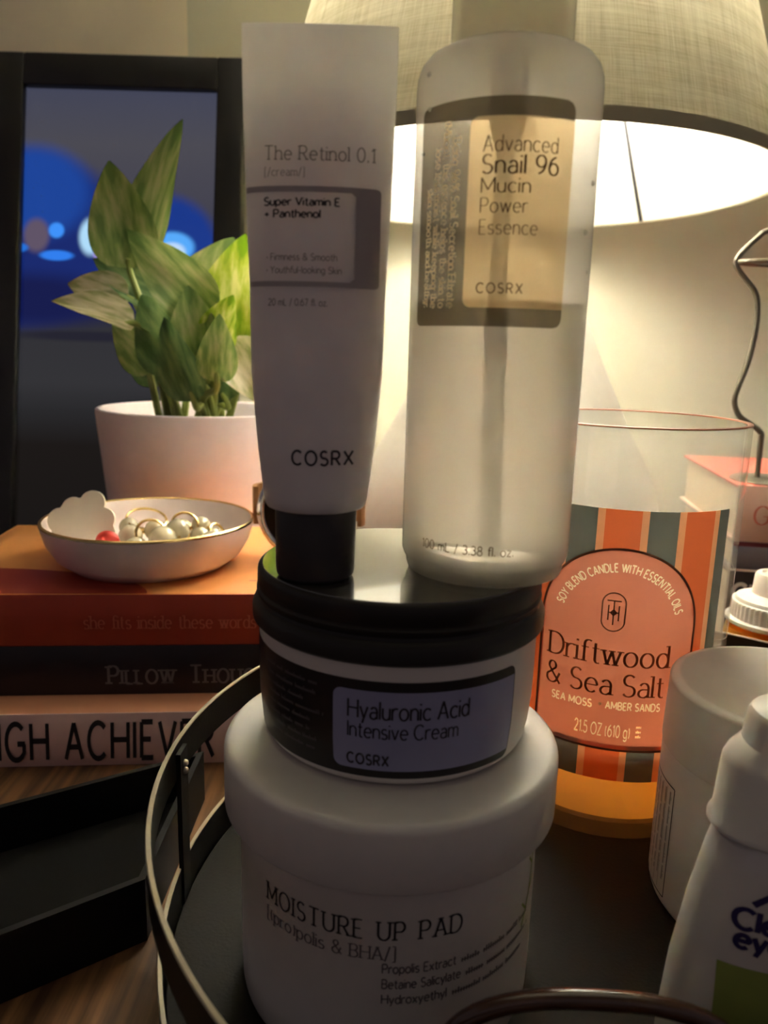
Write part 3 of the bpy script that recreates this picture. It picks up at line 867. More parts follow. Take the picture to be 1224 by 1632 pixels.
obj('lettering', *put_text('she fits inside these words', .0760, .0085, .0060, spine_map(0), fit=.0745, w=.16, serif=True, thin=.4, track=.2, space=.55), 'ink_rust', b3)
topm = flatmap((0, 0, .0236), (1, 0, 0), (0, 1, 0), (0, 0, 1), .00015)
obj('cover_print', *patch(lambda v: .0005, lambda v: .004 + .099 * math.sqrt(max(0, 1 - (v / .044) ** 2)), .003, .0435, topm, 20, 20), 'book_rust', b3, label='dark rust shape printed on the orange cover')
obj('cover_lines', *put_lines([[(.146, .022), (.160, .022)], [(.1525, .022), (.157, .045)], [(.149, .034), (.166, .034)], [(.150, .046), (.166, .046)]], .0009, topm), 'ink_plum', b3)
BOOKTOP = .071

# right-hand stack
RY = R(-8)
rx = Vector((math.cos(RY), math.sin(RY), 0)); ry = Vector((-math.sin(RY), math.cos(RY), 0))
r0 = Vector((.2055, .440, 0))
def rspine(): return spine_map(0)
b4 = book('book', 'black book with bold white letters, lowest behind the amber bottle', r0, RY, .20, .14, .0565, 'book_black', 'book_black')
obj('lettering', *put_text('CH', .0035, .0385, .0105, rspine(), fit=.0170, w=.22, track=.25), 'ink_white', b4)
b5 = book('book', 'slate grey book in the right stack', r0 + rx * .001 + ry * .002 + Vector((0, 0, .0565)), RY, .198, .135, .0178, 'book_slate', 'book_slate')
obj('spine_stripe', *patch(lambda v: 0, lambda v: .198, .0152, .0178, flatmap((0, 0, 0), (1, 0, 0), (0, 0, 1), (0, -1, 0), .0004), 1, 8), 'book_maroon', b5)
obj('spine_stripe', *patch(lambda v: 0, lambda v: .198, .0000, .0014, flatmap((0, 0, 0), (1, 0, 0), (0, 0, 1), (0, -1, 0), .0004), 1, 8), 'ink_white', b5)
b6 = book('book', 'pale rose book with coral red cover on top of the right stack', r0 + rx * .000 + ry * .001 + Vector((0, 0, .0743)), RY, .199, .138, .0335, 'book_rose', 'book_red', bottom='book_rose')
obj('lettering', *put_text('G', .0105, .0110, .0110, rspine(), fit=.008, w=.14, serif=True, thin=.4), 'ink_rust', b6)

# wire ornament standing on the right stack
wz = .1078
wv = thing('wire_ornament', 'bent grey wire vase outline standing on the right book stack', 'ornament', (.2330, .462, wz))
prof = [(-.0215, .1425), (-.0330, .1300), (-.0335, .1230), (-.0225, .1105), (-.0195, .101), (-.0190, .086), (-.0215, .068), (-.0255, .053), (-.0257, .0455), (-.0215, .038), (-.0115, .0318), (-.0080, .0285)]
sc = 1.025
left = spline([(x * sc, 0, z) for x, z in prof], 6)
obj('wire', *tube(left, .0016, 10), 'wire_grey', wv)
obj('wire', *tube([(-p.x, p.y, p.z) for p in left], .0016, 10), 'wire_grey', wv)
obj('rim_wire', *tube([(.0335 * sc * math.cos(t * math.pi / 20), .0335 * sc * .35 * math.sin(t * math.pi / 20), .1262) for t in range(40)], .0013, 8, closed=True), 'wire_grey', wv)
obj('rim_wire', *tube(spline([(-.0215 * sc, 0, .1425), (0, 0, .150), (.0215 * sc, 0, .1425)], 8), .0016, 10), 'wire_grey', wv)
obj('stem', *tube([(-.0080, 0, .0287), (-.0075, 0, .0010)], .0016, 10), 'wire_grey', wv)
obj('stem', *tube([(.0080, 0, .0287), (.0075, 0, .0010)], .0016, 10), 'wire_grey', wv)
obj('base', *lathe([(0, 0), (.022, 0), (.0225, .0008), (.021, .0018), (0, .0022)], 40), 'wire_grey', wv)

# ================================================================== JEWELLERY DISH
DX, DY = -.1169, .3747
dish = thing('trinket_dish', 'shallow white dish with gold rim on the orange book', 'dish', (DX, DY, BOOKTOP))
obj('bowl', *lathe([(0, 0), (.034, 0), (.0375, .0006), (.0445, .006), (.0490, .0135), (.0512, .0220), (.0510, .0232), (.0502, .0234), (.0494, .0225), (.0470, .0140), (.0420, .0070), (.034, .0038), (0, .0032)], 96), 'dish_white', dish)
obj('gold_rim', *lathe([(.0513, .0224), (.0512, .0233), (.0504, .0238), (.0497, .0233), (.0500, .0224)], 96), 'gold', dish, label='thin gold rim')

def uvsphere(r, c=(0, 0, 0), n=20, sq=(1, 1, 1)):
    v, f = lathe([(0, -r)] + [(r * math.cos(t), r * math.sin(t)) for t in [(-.5 + k / 12) * math.pi for k in range(1, 12)]] + [(0, r)], n)
    return [(x * sq[0] + c[0], y * sq[1] + c[1], z * sq[2] + c[2]) for x, y, z in v], f
brace = thing('pearl_bracelet', 'pearl bracelet with gold links heaped in the white dish', 'bracelet', (DX, DY, BOOKTOP))
PEARLS = [(-.008, -.006, .0150, .0058), (.002, .001, .0165, .0052), (.0100, -.0135, .0155, .0068), (.0150, -.004, .0180, .0058), (.0200, -.018, .0120, .0055),
          (.0265, -.006, .0155, .0050), (.0330, -.010, .0140, .0056), (.0230, .010, .0175, .0048), (-.0015, -.018, .0115, .0060), (.012, .014, .014, .0058),
          (.030, .006, .0125, .0052), (-.014, .010, .0155, .0050), (.0, .020, .0110, .0055), (.009, -.001, .0085, .0050), (.024, -.010, .0080, .0042)]
for x, y, z, r in PEARLS:
    obj('pearl', *uvsphere(r, (x, y, z)), 'pearl', brace)
chain = [Vector(p[:3]) for p in PEARLS[:12]]
obj('gold_chain', *tube(spline(chain, 6), .0008, 6), 'gold', brace)
HOOPS = [((.004, -.012, .0180), .0070, (1.0, .5, .2)), ((.017, .002, .0195), .0065, (.9, -.6, .9)), ((-.006, .014, .0190), .0100, (.35, .2, .1)), ((.034, -.002, .0165), .0050, (1.1, .2, 1.0))]
for k, (c, rr, rot) in enumerate(HOOPS):
    pts = [(rr * math.cos(t * math.pi / 18), rr * math.sin(t * math.pi / 18), 0) for t in range(36)]
    h = obj('gold_hoop', *tube(pts, .0007, 8, closed=True), 'gold', loc=(DX + c[0], DY + c[1], BOOKTOP + c[2]), rot=rot)
    tag(h, ['thin gold hoop lying on the pearls at the front of the dish', 'small gold hoop standing up among the pearls', 'wide gold hoop at the back of the dish', 'smallest gold hoop at the right end of the dish'][k], 'earring')
# white cloud-shaped charm and red bead
cl = []
for k in range(48):
    t = k / 48 * 2 * math.pi
    cl.append((t, 1))
lob = [(-.0125, .0045, .0062), (-.0065, .0105, .0062), (.0025, .0145, .0065), (.0095, .0075, .0058), (.0120, .0010, .0050), (0, 0, .0110), (-.007, 0, .0085), (.006, -.002, .009)]
outl = []
for k in range(72):
    t = 2 * math.pi * k / 72; d = Vector((math.cos(t), math.sin(t))); best = 0
    for cx, cy, rr in lob:
        c = Vector((cx, cy - .003)); b = d.dot(c); q = b * b - c.length_squared + rr * rr
        if q > 0: best = max(best, b + math.sqrt(q))
    outl.append((d.x * best, d.y * best))
chv, chf = prism(outl, -.0008, .0008)
chv = [(x, -z, y) for x, y, z in chv]
charm = obj('cloud_charm', chv, chf, 'charm_white', loc=(DX - .0285, DY - .012, BOOKTOP + .0205), rot=(R(-18), R(4), R(-8)))
tag(charm, 'flat white cloud-shaped charm leaning in the dish', 'charm')
bead = obj('bead', *uvsphere(.0052, sq=(1.1, .7, 1)), 'bead_red', loc=(DX - .0130, DY - .0235, BOOKTOP + .0165))
tag(bead, 'small red bead beside the white charm', 'bead')

# ================================================================== WATCH BEHIND THE TUBE
wt = thing('wristwatch', 'round chrome rimmed watch with brown strap behind the tube', 'watch', (-.0400, .392, BOOKTOP))
zc = .0255
ringp = [(.0235 * math.cos(t * math.pi / 24), -.004, zc + .0235 * math.sin(t * math.pi / 24)) for t in range(48)]
obj('bezel', *tube(ringp, .0022, 12, closed=True), 'chrome', wt, label='polished chrome ring')
cv, cf = lathe([(0, -.003), (.0222, -.003), (.0222, .004), (0, .004)], 48)
obj('case', [(x, z, zc + y) for x, y, z in cv], cf, 'black_metal', wt)
V, F = [], []
sn = 40
for i in range(sn + 1):
    a = R(-20) + R(220) * i / sn
    for dz in (-.010, .010):
        for rr in (0, .0022):
            V.append(((.0300 - rr) * math.cos(a), .010 + (.019 - rr) * math.sin(a), zc + .001 + dz))
for i in range(sn):
    k = i * 4
    F += [(k, k + 4, k + 6, k + 2), (k + 1, k + 3, k + 7, k + 5), (k, k + 1, k + 5, k + 4), (k + 2, k + 6, k + 7, k + 3)]
F += [(0, 2, 3, 1), (sn * 4, sn * 4 + 1, sn * 4 + 3, sn * 4 + 2)]
obj('strap', V, F, 'leather', wt, label='brown leather strap')

# ================================================================== ROUND RAILED TRAY
TX, TY, TR = .077, .209, .1385
tray = thing('round_tray', 'black round metal tray with raised rail around it', 'tray', (TX, TY, 0))
obj('tray_plate', *lathe([(0, 0), (TR - .002, 0), (TR - .002, .0075), (TR - .0025, .008), (0, .008)], 128), 'tray_floor', tray)
def strip(r, z0, z1, th=.0011):
    return lathe([(r, z0), (r, z1), (r - th, z1), (r - th, z0)], 160, closed=True)
rim = obj('tray_rim', *strip(TR - .0005, .0001, .0200), 'black_metal', tray)
obj('rim_edge', *lathe([(TR - .0003, .0200), (TR - .0005, .0204), (TR - .0015, .0204), (TR - .0017, .0200)], 160, closed=True), 'pale_edge', rim)
rail = obj('rail_hoop', *strip(TR + .0010, .0485, .0600), 'black_metal', tray)
obj('rail_edge', *lathe([(TR + .0012, .0600), (TR + .0010, .0604), (TR, .0604), (TR - .0002, .0600)], 160, closed=True), 'pale_edge', rail)
for k, ang in enumerate((178, 268, 358, 88)):
    a = R(ang)
    pv, pf = box(-.0012, .0002, -.0035, .0035, .0002, .0590)
    pv = [((TR + x - .0013) * math.cos(a) - y * math.sin(a), (TR + x - .0013) * math.sin(a) + y * math.cos(a), z) for x, y, z in pv]
    po = obj('rail_post', pv, pf, 'black_metal', tray, smooth=False)
    ex_ = []
    for zz in (.052, .0545):
        s = uvsphere(.0011, (0, 0, 0), 10)
        ex_.append(([((TR - .0028) * math.cos(a) + x, (TR - .0028) * math.sin(a) + y, zz + z) for x, y, z in s[0]], s[1]))
    obj('rivet', *merge(*ex_), 'pale_edge', po)
TZ = .008

# ================================================================== BLACK RECTANGULAR TRAY
bt = thing('black_tray', 'shallow black rectangular tray lying left of the round tray', 'tray', (0, 0, 0))
outer = [(-.0690, .2790), (-.0690, .2035), (-.205, .1020), (-.250, .1620)]
cxm = sum(p[0] for p in outer) / 4; cym = sum(p[1] for p in outer) / 4
def inset(poly, d):
    out = []
    n = len(poly)
    for i in range(n):
        p0, p1, p2 = Vector(poly[i - 1]), Vector(poly[i]), Vector(poly[(i + 1) % n])
        e1 = (p1 - p0).normalized(); e2 = (p2 - p1).normalized()
        n1 = Vector((e1.y, -e1.x)); n2 = Vector((e2.y, -e2.x))
        if n1.dot(Vector((cxm, cym)) - p1) < 0: n1 = -n1; n2 = -n2
        bis = (n1 + n2).normalized(); k = d / max(.3, bis.dot(n1))
        out.append(tuple(p1 + bis * k))
    return out
inn = inset(outer, .0022)
n = 4
V = [(x, y, .0002) for x, y in outer] + [(x, y, .0215) for x, y in outer] + [(x, y, .0215) for x, y in inn] + [(x, y, .0042) for x, y in inn]
F = [tuple(range(4))[::-1]] + [(i, (i + 1) % 4, (i + 1) % 4 + 4, i + 4) for i in range(4)] + [(i + 4, (i + 1) % 4 + 4, (i + 1) % 4 + 8, i + 8) for i in range(4)] + [(i + 8, (i + 1) % 4 + 8, (i + 1) % 4 + 12, i + 12) for i in range(4)] + [(12, 13, 14, 15)]
obj('tray_body', V, F, 'black_box', bt, smooth=False)
obj('tray_liner', *prism(inset(outer, .0030), .0043, .0050), 'black_felt', bt, smooth=False)

# ================================================================== PAD JAR (bottom of the pile)
PJX, PJY = .0036, .190
pj = thing('pad_jar', 'big white screw-lid jar of moisture pads at the bottom of the pile', 'jar', (PJX, PJY, TZ))
rfp = lambda v: .0400
obj('jar_body', *lathe([(0, .0003), (.0355, .0003)] + rnd(.0355, .0003, .0398, .0045, 0)[1:] + [(.0400, .012), (.0400, .0565), (.0385, .0568), (.0385, .0570), (0, .0570)], 128), 'white_plastic', pj)
obj('lid', *lathe([(.0408, .0555), (.0436, .0555), (.0441, .0562), (.0441, .0700)] + rnd(.0421, .0724, .0441, .0700, 0)[::-1][1:] + [(.0400, .0723), (.0394, .0722), (0, .0722), (0, .0575), (.0404, .0575)], 128), 'white_plastic', pj, label='white screw lid')
mp = cylmap(.0400, .00012)
U = lambda deg, r=.04: R(deg) * r
zt = .0412 - .0002
let = merge(put_text('MOISTURE UP PAD', U(-46.5), .0412, .0048, mp, fit=U(71.5), w=.13, serif=True, thin=.55, track=.3, space=.62))
obj('lettering', *let, 'ink_dark', pj)
obj('lettering', *put_text('[(pro)polis & BHA/]', U(-46.5), .0360, .0034, mp, fit=U(49), w=.12, serif=True, thin=.5, track=.2, space=.45), 'ink_grey', pj)
parts = []
for k, s in enumerate(('Propolis Extract', 'Betaine Salicylate', 'Hydroxyethyl')):
    parts.append(put_text(s, U(-1.5), .0325 - .0041 * k, .0024, mp, fit=U((25, 27, 22)[k]), w=.15, track=.18))
    parts.append(fine_print(U((26, 28, 23)[k]), .0325 - .0041 * k, U(36), .0022, mp, seed=k + 3))
obj('fine_print', *merge(*parts), 'ink_grey', pj)
obj('leaf_print', *put_lines([[(U(58), .030), (U(64), .038), (U(67), .050)], [(U(64), .038), (U(69), .041)], [(U(66), .045), (U(62), .048)], [(U(61), .034), (U(57), .037)]], .0007, mp), 'green_print', pj)
PJTOP = TZ + .0722

# ================================================================== CREAM JAR
CJX, CJY = .0045, .196
cj = thing('cream_jar', 'white cream jar with black lid and blue label, on the pad jar', 'jar', (CJX, CJY, PJTOP))
z0 = PJTOP
rfc = lambda v: .0355 + .0011 * min(1, max(0, v / .012))
obj('jar_body', *lathe([(0, .0003), (.0325, .0003)] + rnd(.0325, .0003, .0352, .0030, 0)[1:] + [(.0358, .006), (.0364, .012), (.0366, .02), (.0366, .0312), (.0350, .0314), (0, .0314)], 128), 'white_plastic', cj)
obj('lid', *lathe([(.0355, .0312), (.0376, .0312), (.0383, .0320), (.0384, .0348), (.0378, .0362), (.0369, .0368), (.0367, .0376), (.0372, .0384), (.0373, .0392), (.0367, .0398), (.0367, .0404), (.0371, .0410), (.0370, .0438)] + rnd(.0357, .0453, .0370, .0438, 0)[::-1][1:] + [(.0340, .0453), (0, .0453), (0, .0330), (.0355, .0325)], 128), 'black_plastic', cj, label='black ridged lid')
obj('lid_top', *lathe([(0, .0453), (.0358, .0453), (.0357, .0455), (0, .0455)], 96), 'lid_gloss', cj, label='glossy black lid top')
CU = lambda deg: R(deg) * .0366
rf = lambda v: .0366 if v > .02 else (.0364 + .0002 * (v - .012) / .008 if v > .012 else .0358 + .0006 * (v - .006) / .006)
lz0, lz1 = .0030, .0272
fL, fR = rrect(CU(-125), CU(49.5), lz0, lz1, .0022)
rws = rows_round(lz0, lz1, .0022)
lab = obj('label', *patch(fL, fR, lz0, lz1, cylmap(.0366, .00012, 0, rf), 24, 48, rows=rws), 'black_label', cj, label='black label with a blue window')
wz0, wz1 = .0050, .0248
fL, fR = rrect(CU(-23.9), CU(48.8), wz0, wz1, .0020, .0003)
obj('label_window', *patch(fL, fR, wz0, wz1, cylmap(.0366, .00022, 0, rf), 24, 32, rows=rows_round(wz0, wz1, .0020)), 'blue_label', lab)
mp = cylmap(.0366, .00034, 0, rf)
obj('lettering', *merge(put_text('Hyaluronic Acid', CU(-18), .0182, .0043, mp, fit=CU(44), w=.135, thin=.7, track=.17, space=.36),
                        put_text('Intensive Cream', CU(-18), .0134, .0037, mp, fit=CU(40), w=.12, thin=.7, track=.17, space=.36),
                        put_text('COSRX', CU(-18.3), .0064, .0026, mp, fit=CU(15.2), w=.2, track=.28)), 'ink_dark', lab)
mp = cylmap(.0366, .00024, 0, rf)
obj('fine_print', *merge(*[fine_print(CU(-62 + 3 * (k % 2)), .0238 - .0024 * k, CU(31 - (k % 3) * 3), .0016, mp, seed=30 + k) for k in range(8)]), 'ink_faint', lab)
CJTOP = PJTOP + .0456

# ================================================================== RETINOL TUBE
RTX, RTY = -.0163, .180
rt = thing('cream_tube', 'white squeeze tube standing on its dark cap', 'tube', (RTX, RTY, CJTOP))
obj('cap', *lathe([(0, .0002), (.0086, .0002), (.0093, .0008), (.0095, .0018), (.0097, .0160), (.0094, .0168), (0, .0170)], 64), 'black_cap', rt, label='dark brown flip cap')
KEY = [(.0172, .0117, .0117, .0), (.0190, .0122, .0120, 0), (.0310, .0136, .0122, 0), (.0480, .0150, .0112, 0), (.0670, .0153, .0088, 0), (.0860, .0160, .0056, 0), (.1000, .0164, .0030, 0), (.1095, .0166, .0011, 0), (.1205, .0166, .0009, 0)]
def tube_ab(z):
    for (za, aa, ba, _), (zb, ab, bb, _) in zip(KEY[:-1], KEY[1:]):
        if z <= zb:
            t = max(0, (z - za) / (zb - za)); return aa + (ab - aa) * t, ba + (bb - ba) * t
    return KEY[-1][1], KEY[-1][2]
zs = [.0172, .0174, .0180, .0190] + [.0205 + .1 * i / 40 for i in range(41)]
V, F = [], []
nn = 72
for i, z in enumerate(zs):
    a_, b_ = tube_ab(z)
    if i < 3: a_ *= (.93, .975, .995)[i]; b_ *= (.93, .975, .995)[i]
    for k in range(nn):
        t = 2 * math.pi * k / nn
        V.append((a_ * math.cos(t), b_ * math.sin(t), z))
for i in range(len(zs) - 1):
    for k in range(nn):
        l = (k + 1) % nn; F.append((i * nn + k, i * nn + l, (i + 1) * nn + l, (i + 1) * nn + k))
F += [tuple(range(nn))[::-1], tuple(range((len(zs) - 1) * nn, len(zs) * nn))]
tbody = obj('tube_body', V, F, 'tube_white', rt)
def tmap(off):
    def mp(u, v):
        a_, b_ = tube_ab(v); q = max(-.985, min(.985, u / a_))
        return (u, -b_ * math.sqrt(1 - q * q) - off, v)
    return mp
zz = CJTOP
mp = tmap(.00012)
bx0, bx1, bz0, bz1 = -.01565, .0138, .1925 - zz, .2134 - zz
ix1, iz0, iz1 = .0085, .1936 - zz, .2122 - zz
fL, fR = rrect(bx0, bx1, bz0, bz1, 0, .0010)
frm = []
frm.append(patch(lambda v: -tube_ab(v)[0] * .975, fR, iz1, bz1, mp, 6, 30))
frm.append(patch(lambda v: -tube_ab(v)[0] * .975, fR, bz0, iz0, mp, 6, 30))
def wl(v):
    _, f = rrect(bx0, ix1, iz0, iz1, 0, .0010); return f(v)
frm.append(patch(wl, lambda v: bx1, iz0, iz1, mp, 24, 6))
obj('printed_band', *merge(*frm), 'tube_band', rt)
obj('lettering', *merge(put_text('The Retinol 0.1', -.0114, .2188 - zz, .0029, mp, fit=.0236, w=.10, serif=True, thin=.8, track=.22, space=.42),
                        put_text('[/cream/]', -.0113, .2155 - zz, .0017, mp, fit=.0086, w=.10, serif=True, thin=.7, track=.22)), 'ink_grey', rt)
obj('lettering', *merge(put_text('Super Vitamin E', -.0113, .2094 - zz, .0016, mp, fit=.0163, w=.2, track=.18, space=.4),
                        put_text('+ Panthenol', -.0112, .2069 - zz, .0016, mp, fit=.0121, w=.2, track=.18, space=.4)), 'ink_dark', rt)
obj('fine_print', *merge(put_text('\u2022 Firmness & Smooth', -.0106, .1980 - zz, .0014, mp, fit=.0153, w=.12, track=.18),
                         put_text('\u2022 Youthful-looking Skin', -.0106, .1953 - zz, .0014, mp, fit=.0163, w=.12, track=.18),
                         put_text('20 mL / 0.67 fl. oz.', -.0101, .1885 - zz, .0014, mp, fit=.0130, w=.13, track=.18)), 'ink_grey', rt)
obj('lettering', *put_text('COSRX', -.0043, .1544 - zz, .0031, mp, fit=.0133, w=.17, track=.3), 'ink_dark', rt)

# ================================================================== ESSENCE BOTTLE
BX, BY = .0256, .1895
eb = thing('essence_bottle', 'tall frosted essence bottle with amber label half full of liquid', 'bottle', (BX, BY, CJTOP))
OUT = [(0, .0002), (.0180, .0002), (.0192, .0008), (.0196, .0020), (.0197, .0034), (.0203, .0042), (.0208, .0056), (.0208, .060), (.0208, .1110)]
SH = [(.0206, .1132), (.0199, .1152), (.0186, .1168), (.0168, .1178), (.0140, .1184), (.0116, .1186), (.0114, .1230)]
obj('bottle_shell', *lathe(OUT + SH, 96), 'frosted_shell', eb)
LIQ = .191 - CJTOP
obj('liquid', *lathe([(0, .0062), (.0155, .0062), (.0186, .0067), (.01965, .0082), (.01965, .03), (.01965, LIQ), (0, LIQ)], 80), 'essence', eb, label='pale clear liquid')
obj('base_disc', *lathe([(0, .0010), (.0170, .0010), (.0182, .0020), (.0182, .0050), (.0165, .0056), (0, .0056)], 64), 'dip_tube', eb)
cap = obj('cap', *lathe([(.0128, .1190), (.0134, .1192), (.0136, .1210), (.0134, .1560), (.0128, .1580), (0, .1580)], 72), 'cap_clear', eb, label='clear greenish over-cap')
obj('pump_collar', *lathe([(0, .1195), (.0112, .1195), (.0114, .1200), (.0114, .1310), (.0100, .1322), (.0045, .1325), (.0045, .1420), (.0090, .1425), (.0090, .1500), (0, .1502)], 48), 'pump_white', eb)
obj('pump_chamber', *lathe([(0, .1010), (.0030, .1010), (.0034, .1018), (.0042, .1060), (.0042, .1194), (0, .1194)], 32), 'dip_tube', eb)
obj('dip_tube', *tube([(0, 0, .1015), (-.0002, 0, .07), (.0004, 0, .035), (.0012, 0, .0065)], .0021, 16), 'dip_tube', eb)
BU = lambda deg: R(deg) * .0208
zz = CJTOP
l0, l1 = .1852 - zz, .2305 - zz
w0, w1 = .1891 - zz, .2268 - zz
mp = cylmap(.0208, .00015)
fL, fR = rrect(BU(-67), BU(33.5), l0, l1, .0016, .0022)
_, wR = rrect(BU(-67), BU(33.5), w0, w1, 0, 0)
wL, _ = rrect(BU(-28.7), BU(33.5), w0, w1, .0018, 0)
rw = rows_round(w0, w1, .0018)
botrows = [l0 + (w0 - l0) * k / 12 for k in range(13)]
toprows = [w1 + (l1 - w1) * k / 12 for k in range(13)]
SIDE = (('Being 96% Snail Secretion Filtrate', -39.2, .2232, .1891), ('(Mucin), this essence helps the skin to', -45.8, .2266, .1891), ('lose less moist while keeping the', -52.2, .2215, .1891), ('skin smooth and healthy.', -58.6, .2140, .1893))
def side(u_base, mp_): # (s along print, t letter height) -> label coordinates, reading downwards
    return lambda s, t: mp_(u_base + t, -s)
def side_print(mp_):
    return merge(*[put_text(s, -(za - zz), 0, .0019, side(BU(deg), mp_), fit=za - zb, w=.19, serif=True, thin=.7, track=.18, space=.4) for s, deg, za, zb in SIDE])
panel = cut_sheet(lambda u, v: fL(v) <= u <= wL(v), BU(-67), BU(-28.7) + .0019, w0, w1, .00010, flat_quads(side_print(FLAT)), mp)
lab = obj('label', *merge(patch(fL, fR, 0, 0, mp, rows=botrows, nu=40), patch(fL, fR, 0, 0, mp, rows=toprows, nu=40), panel), 'dark_window', eb, label='dark translucent label border')
obj('label_window', *patch(wL, lambda v: BU(33.5), 0, 0, mp, rows=rw, nu=28), 'amber_window', lab, label='amber see-through label window')
mt2 = cylmap(.0208, .00032)
tx = []
for s, zb, deg1, h, w in (('Advanced', .2200, 22.0, .0031, .10), ('Snail 96', .2158, 23.2, .0036, .13), ('Mucin', .2121, 7.0, .0029, .10), ('Power', .2082, 6.0, .0029, .10), ('Essence', .2039, 12.5, .0029, .10)):
    tx.append(put_text(s, BU(-20.3), zb - zz, h, mt2, fit=BU(deg1 + 20.3), w=w, thin=.55, track=.2, space=.4))
tx.append(put_text('COSRX', BU(-20.3), .1921 - zz, .0020, mt2, fit=BU(26.2), w=.14, track=.35))
obj('lettering', *merge(*tx), 'ink_brown', lab)
obj('lettering', *side_print(cylmap(.0208, .00020)), 'window_print', lab, label='pale sideways print')
obj('lettering', *put_text('100 mL / 3.38 fl. oz.', BU(-50.5), .1346 - zz, .0021, mt2, fit=BU(61.3), w=.12, track=.2, space=.45), 'ink_brown', eb)

for dg, z_, r_ in ((-62, .1115, .0006), (-60, .1045, .0005), (58, .0905, .0005), (52, .0800, .0006), (60, .0720, .0005), (-66, .0960, .0004)):
    a = R(dg)
    obj('droplet', *uvsphere(r_, (.0209 * math.sin(a), -.0209 * math.cos(a), z_), 10), 'liquid_drop', eb)

# ================================================================== CANDLE
KX, KY, KR = .091, .289, .042
cd = thing('jar_candle', 'tall glass jar candle with striped sleeve and round-topped pink label', 'candle', (KX, KY, TZ))
zz = TZ
CH = .1492
glass = obj('glass_jar', *lathe([(0, .0002), (.0385, .0002), (.0405, .0008), (.0418, .0028), (.0420, .006), (.0420, CH - .001), (.0416, CH), (.0406, CH), (.0402, CH - .001), (.0402, .0070), (.0395, .0062), (0, .0060)], 128), 'clear_glass', cd)
obj('rim', *lathe([(.0421, CH - .0003), (.0419, CH + .0001), (.0411, CH + .0003), (.0403, CH + .0001), (.0401, CH - .0003), (.0404, CH - .0001), (.0418, CH - .0001)], 128, closed=True), 'copper_tone', glass, label='thin copper coloured highlight painted on the clear rim')  # copper ring painted in as the highlight of the clear glass lip
wax = obj('wax', *lathe([(0, .0075), (.0385, .0075), (.0398, .0082), (.0399, .034), (.0378, .033), (.0370, .014), (.034, .0115), (0, .0110)], 96), 'wax', cd, label='amber wax at the bottom')
s0, s1 = .0323 - zz, .1301 - zz
n = 180; V, F, UV = [], [], []
NR = 56
LC = -14.5
zb, zc_ = .0443 - zz, .0900 - zz
def in_label(i, k):
    dg = -160 + 198 * (i + .5) / n; z = s0 + (s1 - s0) * (k + .5) / NR
    u = R(dg - LC) * KR; h_ = .0263
    return abs(u) < h_ and z > zb + .0012 and (z < zc_ or u * u + (z - zc_) ** 2 < h_ * h_)
for k in range(NR + 1):
    z = s0 + (s1 - s0) * k / NR
    for i in range(n + 1):
        dg = -160 + 198 * i / n; a = R(dg)
        V.append(((KR + .00025) * math.sin(a), -(KR + .00025) * math.cos(a), z)); UV.append(((dg + 27.5 + 360) / 36.0, z))
for k in range(NR):
    for i in range(n):
        if in_label(i, k): continue
        p = k * (n + 1) + i; F.append((p, p + 1, p + n + 2, p + n + 1))
obj('striped_sleeve', V, F, 'stripes', cd, uv=UV, label='grey, peach and orange striped sleeve')
KU = lambda deg: R(deg) * KR
def arch(hw_, zb, zc_):
    return (lambda v: -hw_ if v <= zc_ else -math.sqrt(max(0, hw_ * hw_ - (v - zc_) ** 2))), (lambda v: hw_ if v <= zc_ else math.sqrt(max(0, hw_ * hw_ - (v - zc_) ** 2)))
def arch_rows(hw_, zb, zc_):
    return [zb + (zc_ - zb) * k / 10 for k in range(11)] + [zc_ + hw_ * math.sin(math.pi / 2 * k / 24) for k in range(1, 25)]
aL, aR = arch(.0268, zb, zc_)
ku = lambda deg: KU(deg - LC)
def cream_print(mp):
    return merge(put_arc('SOY BLEND CANDLE WITH ESSENTIAL OILS', 0, zc_ - .0006, .0196, .0028, mp, 148, w=.20, track=.25, space=.42),
                 put_text('SEA MOSS', ku(-42.5), .0592 - zz, .0027, mp, fit=KU(19.5), w=.2, track=.25),
                 put_text('\u00b7', ku(-19.5), .0592 - zz, .0045, mp, w=.14),
                 put_text('AMBER SANDS', ku(-16.5), .0596 - zz, .0027, mp, fit=KU(25), w=.2, track=.25),
                 put_text('21.5 OZ (610 g)', ku(-30), .0492 - zz, .0044, mp, fit=KU(25.5), w=.13, track=.2, space=.4),
                 *[fine_print(ku(-1.5), z_ - zz, .0016, .0014, mp, seed=q) for z_, q in ((.0494, 5), (.0512, 6), (.0530, 9))])
lab = obj('label', *cut_sheet(lambda u, v: aL(v) <= u <= aR(v), -.0268, .0268, zb, zc_ + .0268, .00015, flat_quads(cream_print(FLAT)), cylmap(KR, .0004, LC)), 'label_pink', cd, label='pink arched label with brown edge')
edge = [(-.0268, zb)] + [(-.0268 * math.cos(math.pi * k / 40), zc_ + .0268 * math.sin(math.pi * k / 40)) for k in range(41)] + [(.0268, zb), (-.0268, zb)]
obj('label_border', *put_lines([edge], .0008, cylmap(KR, .0006, LC)), 'label_edge', lab)
mp = cylmap(KR, .0007, LC)
obj('lettering', *cream_print(cylmap(KR, .00045, LC)), 'ink_cream', lab, label='cream coloured print')
obj('lettering', *merge(put_text('Driftwood', ku(-45.5), .0757 - zz, .0080, mp, fit=KU(55.5), w=.12, serif=True, thin=.4, track=.17),
                        put_text('& Sea Salt', ku(-46), .0648 - zz, .0080, mp, fit=KU(55), w=.12, serif=True, thin=.4, track=.17, space=.36)), 'copper_tone', lab, label='copper coloured title')
cz = .0948 - zz; uc = ku(-16.8)
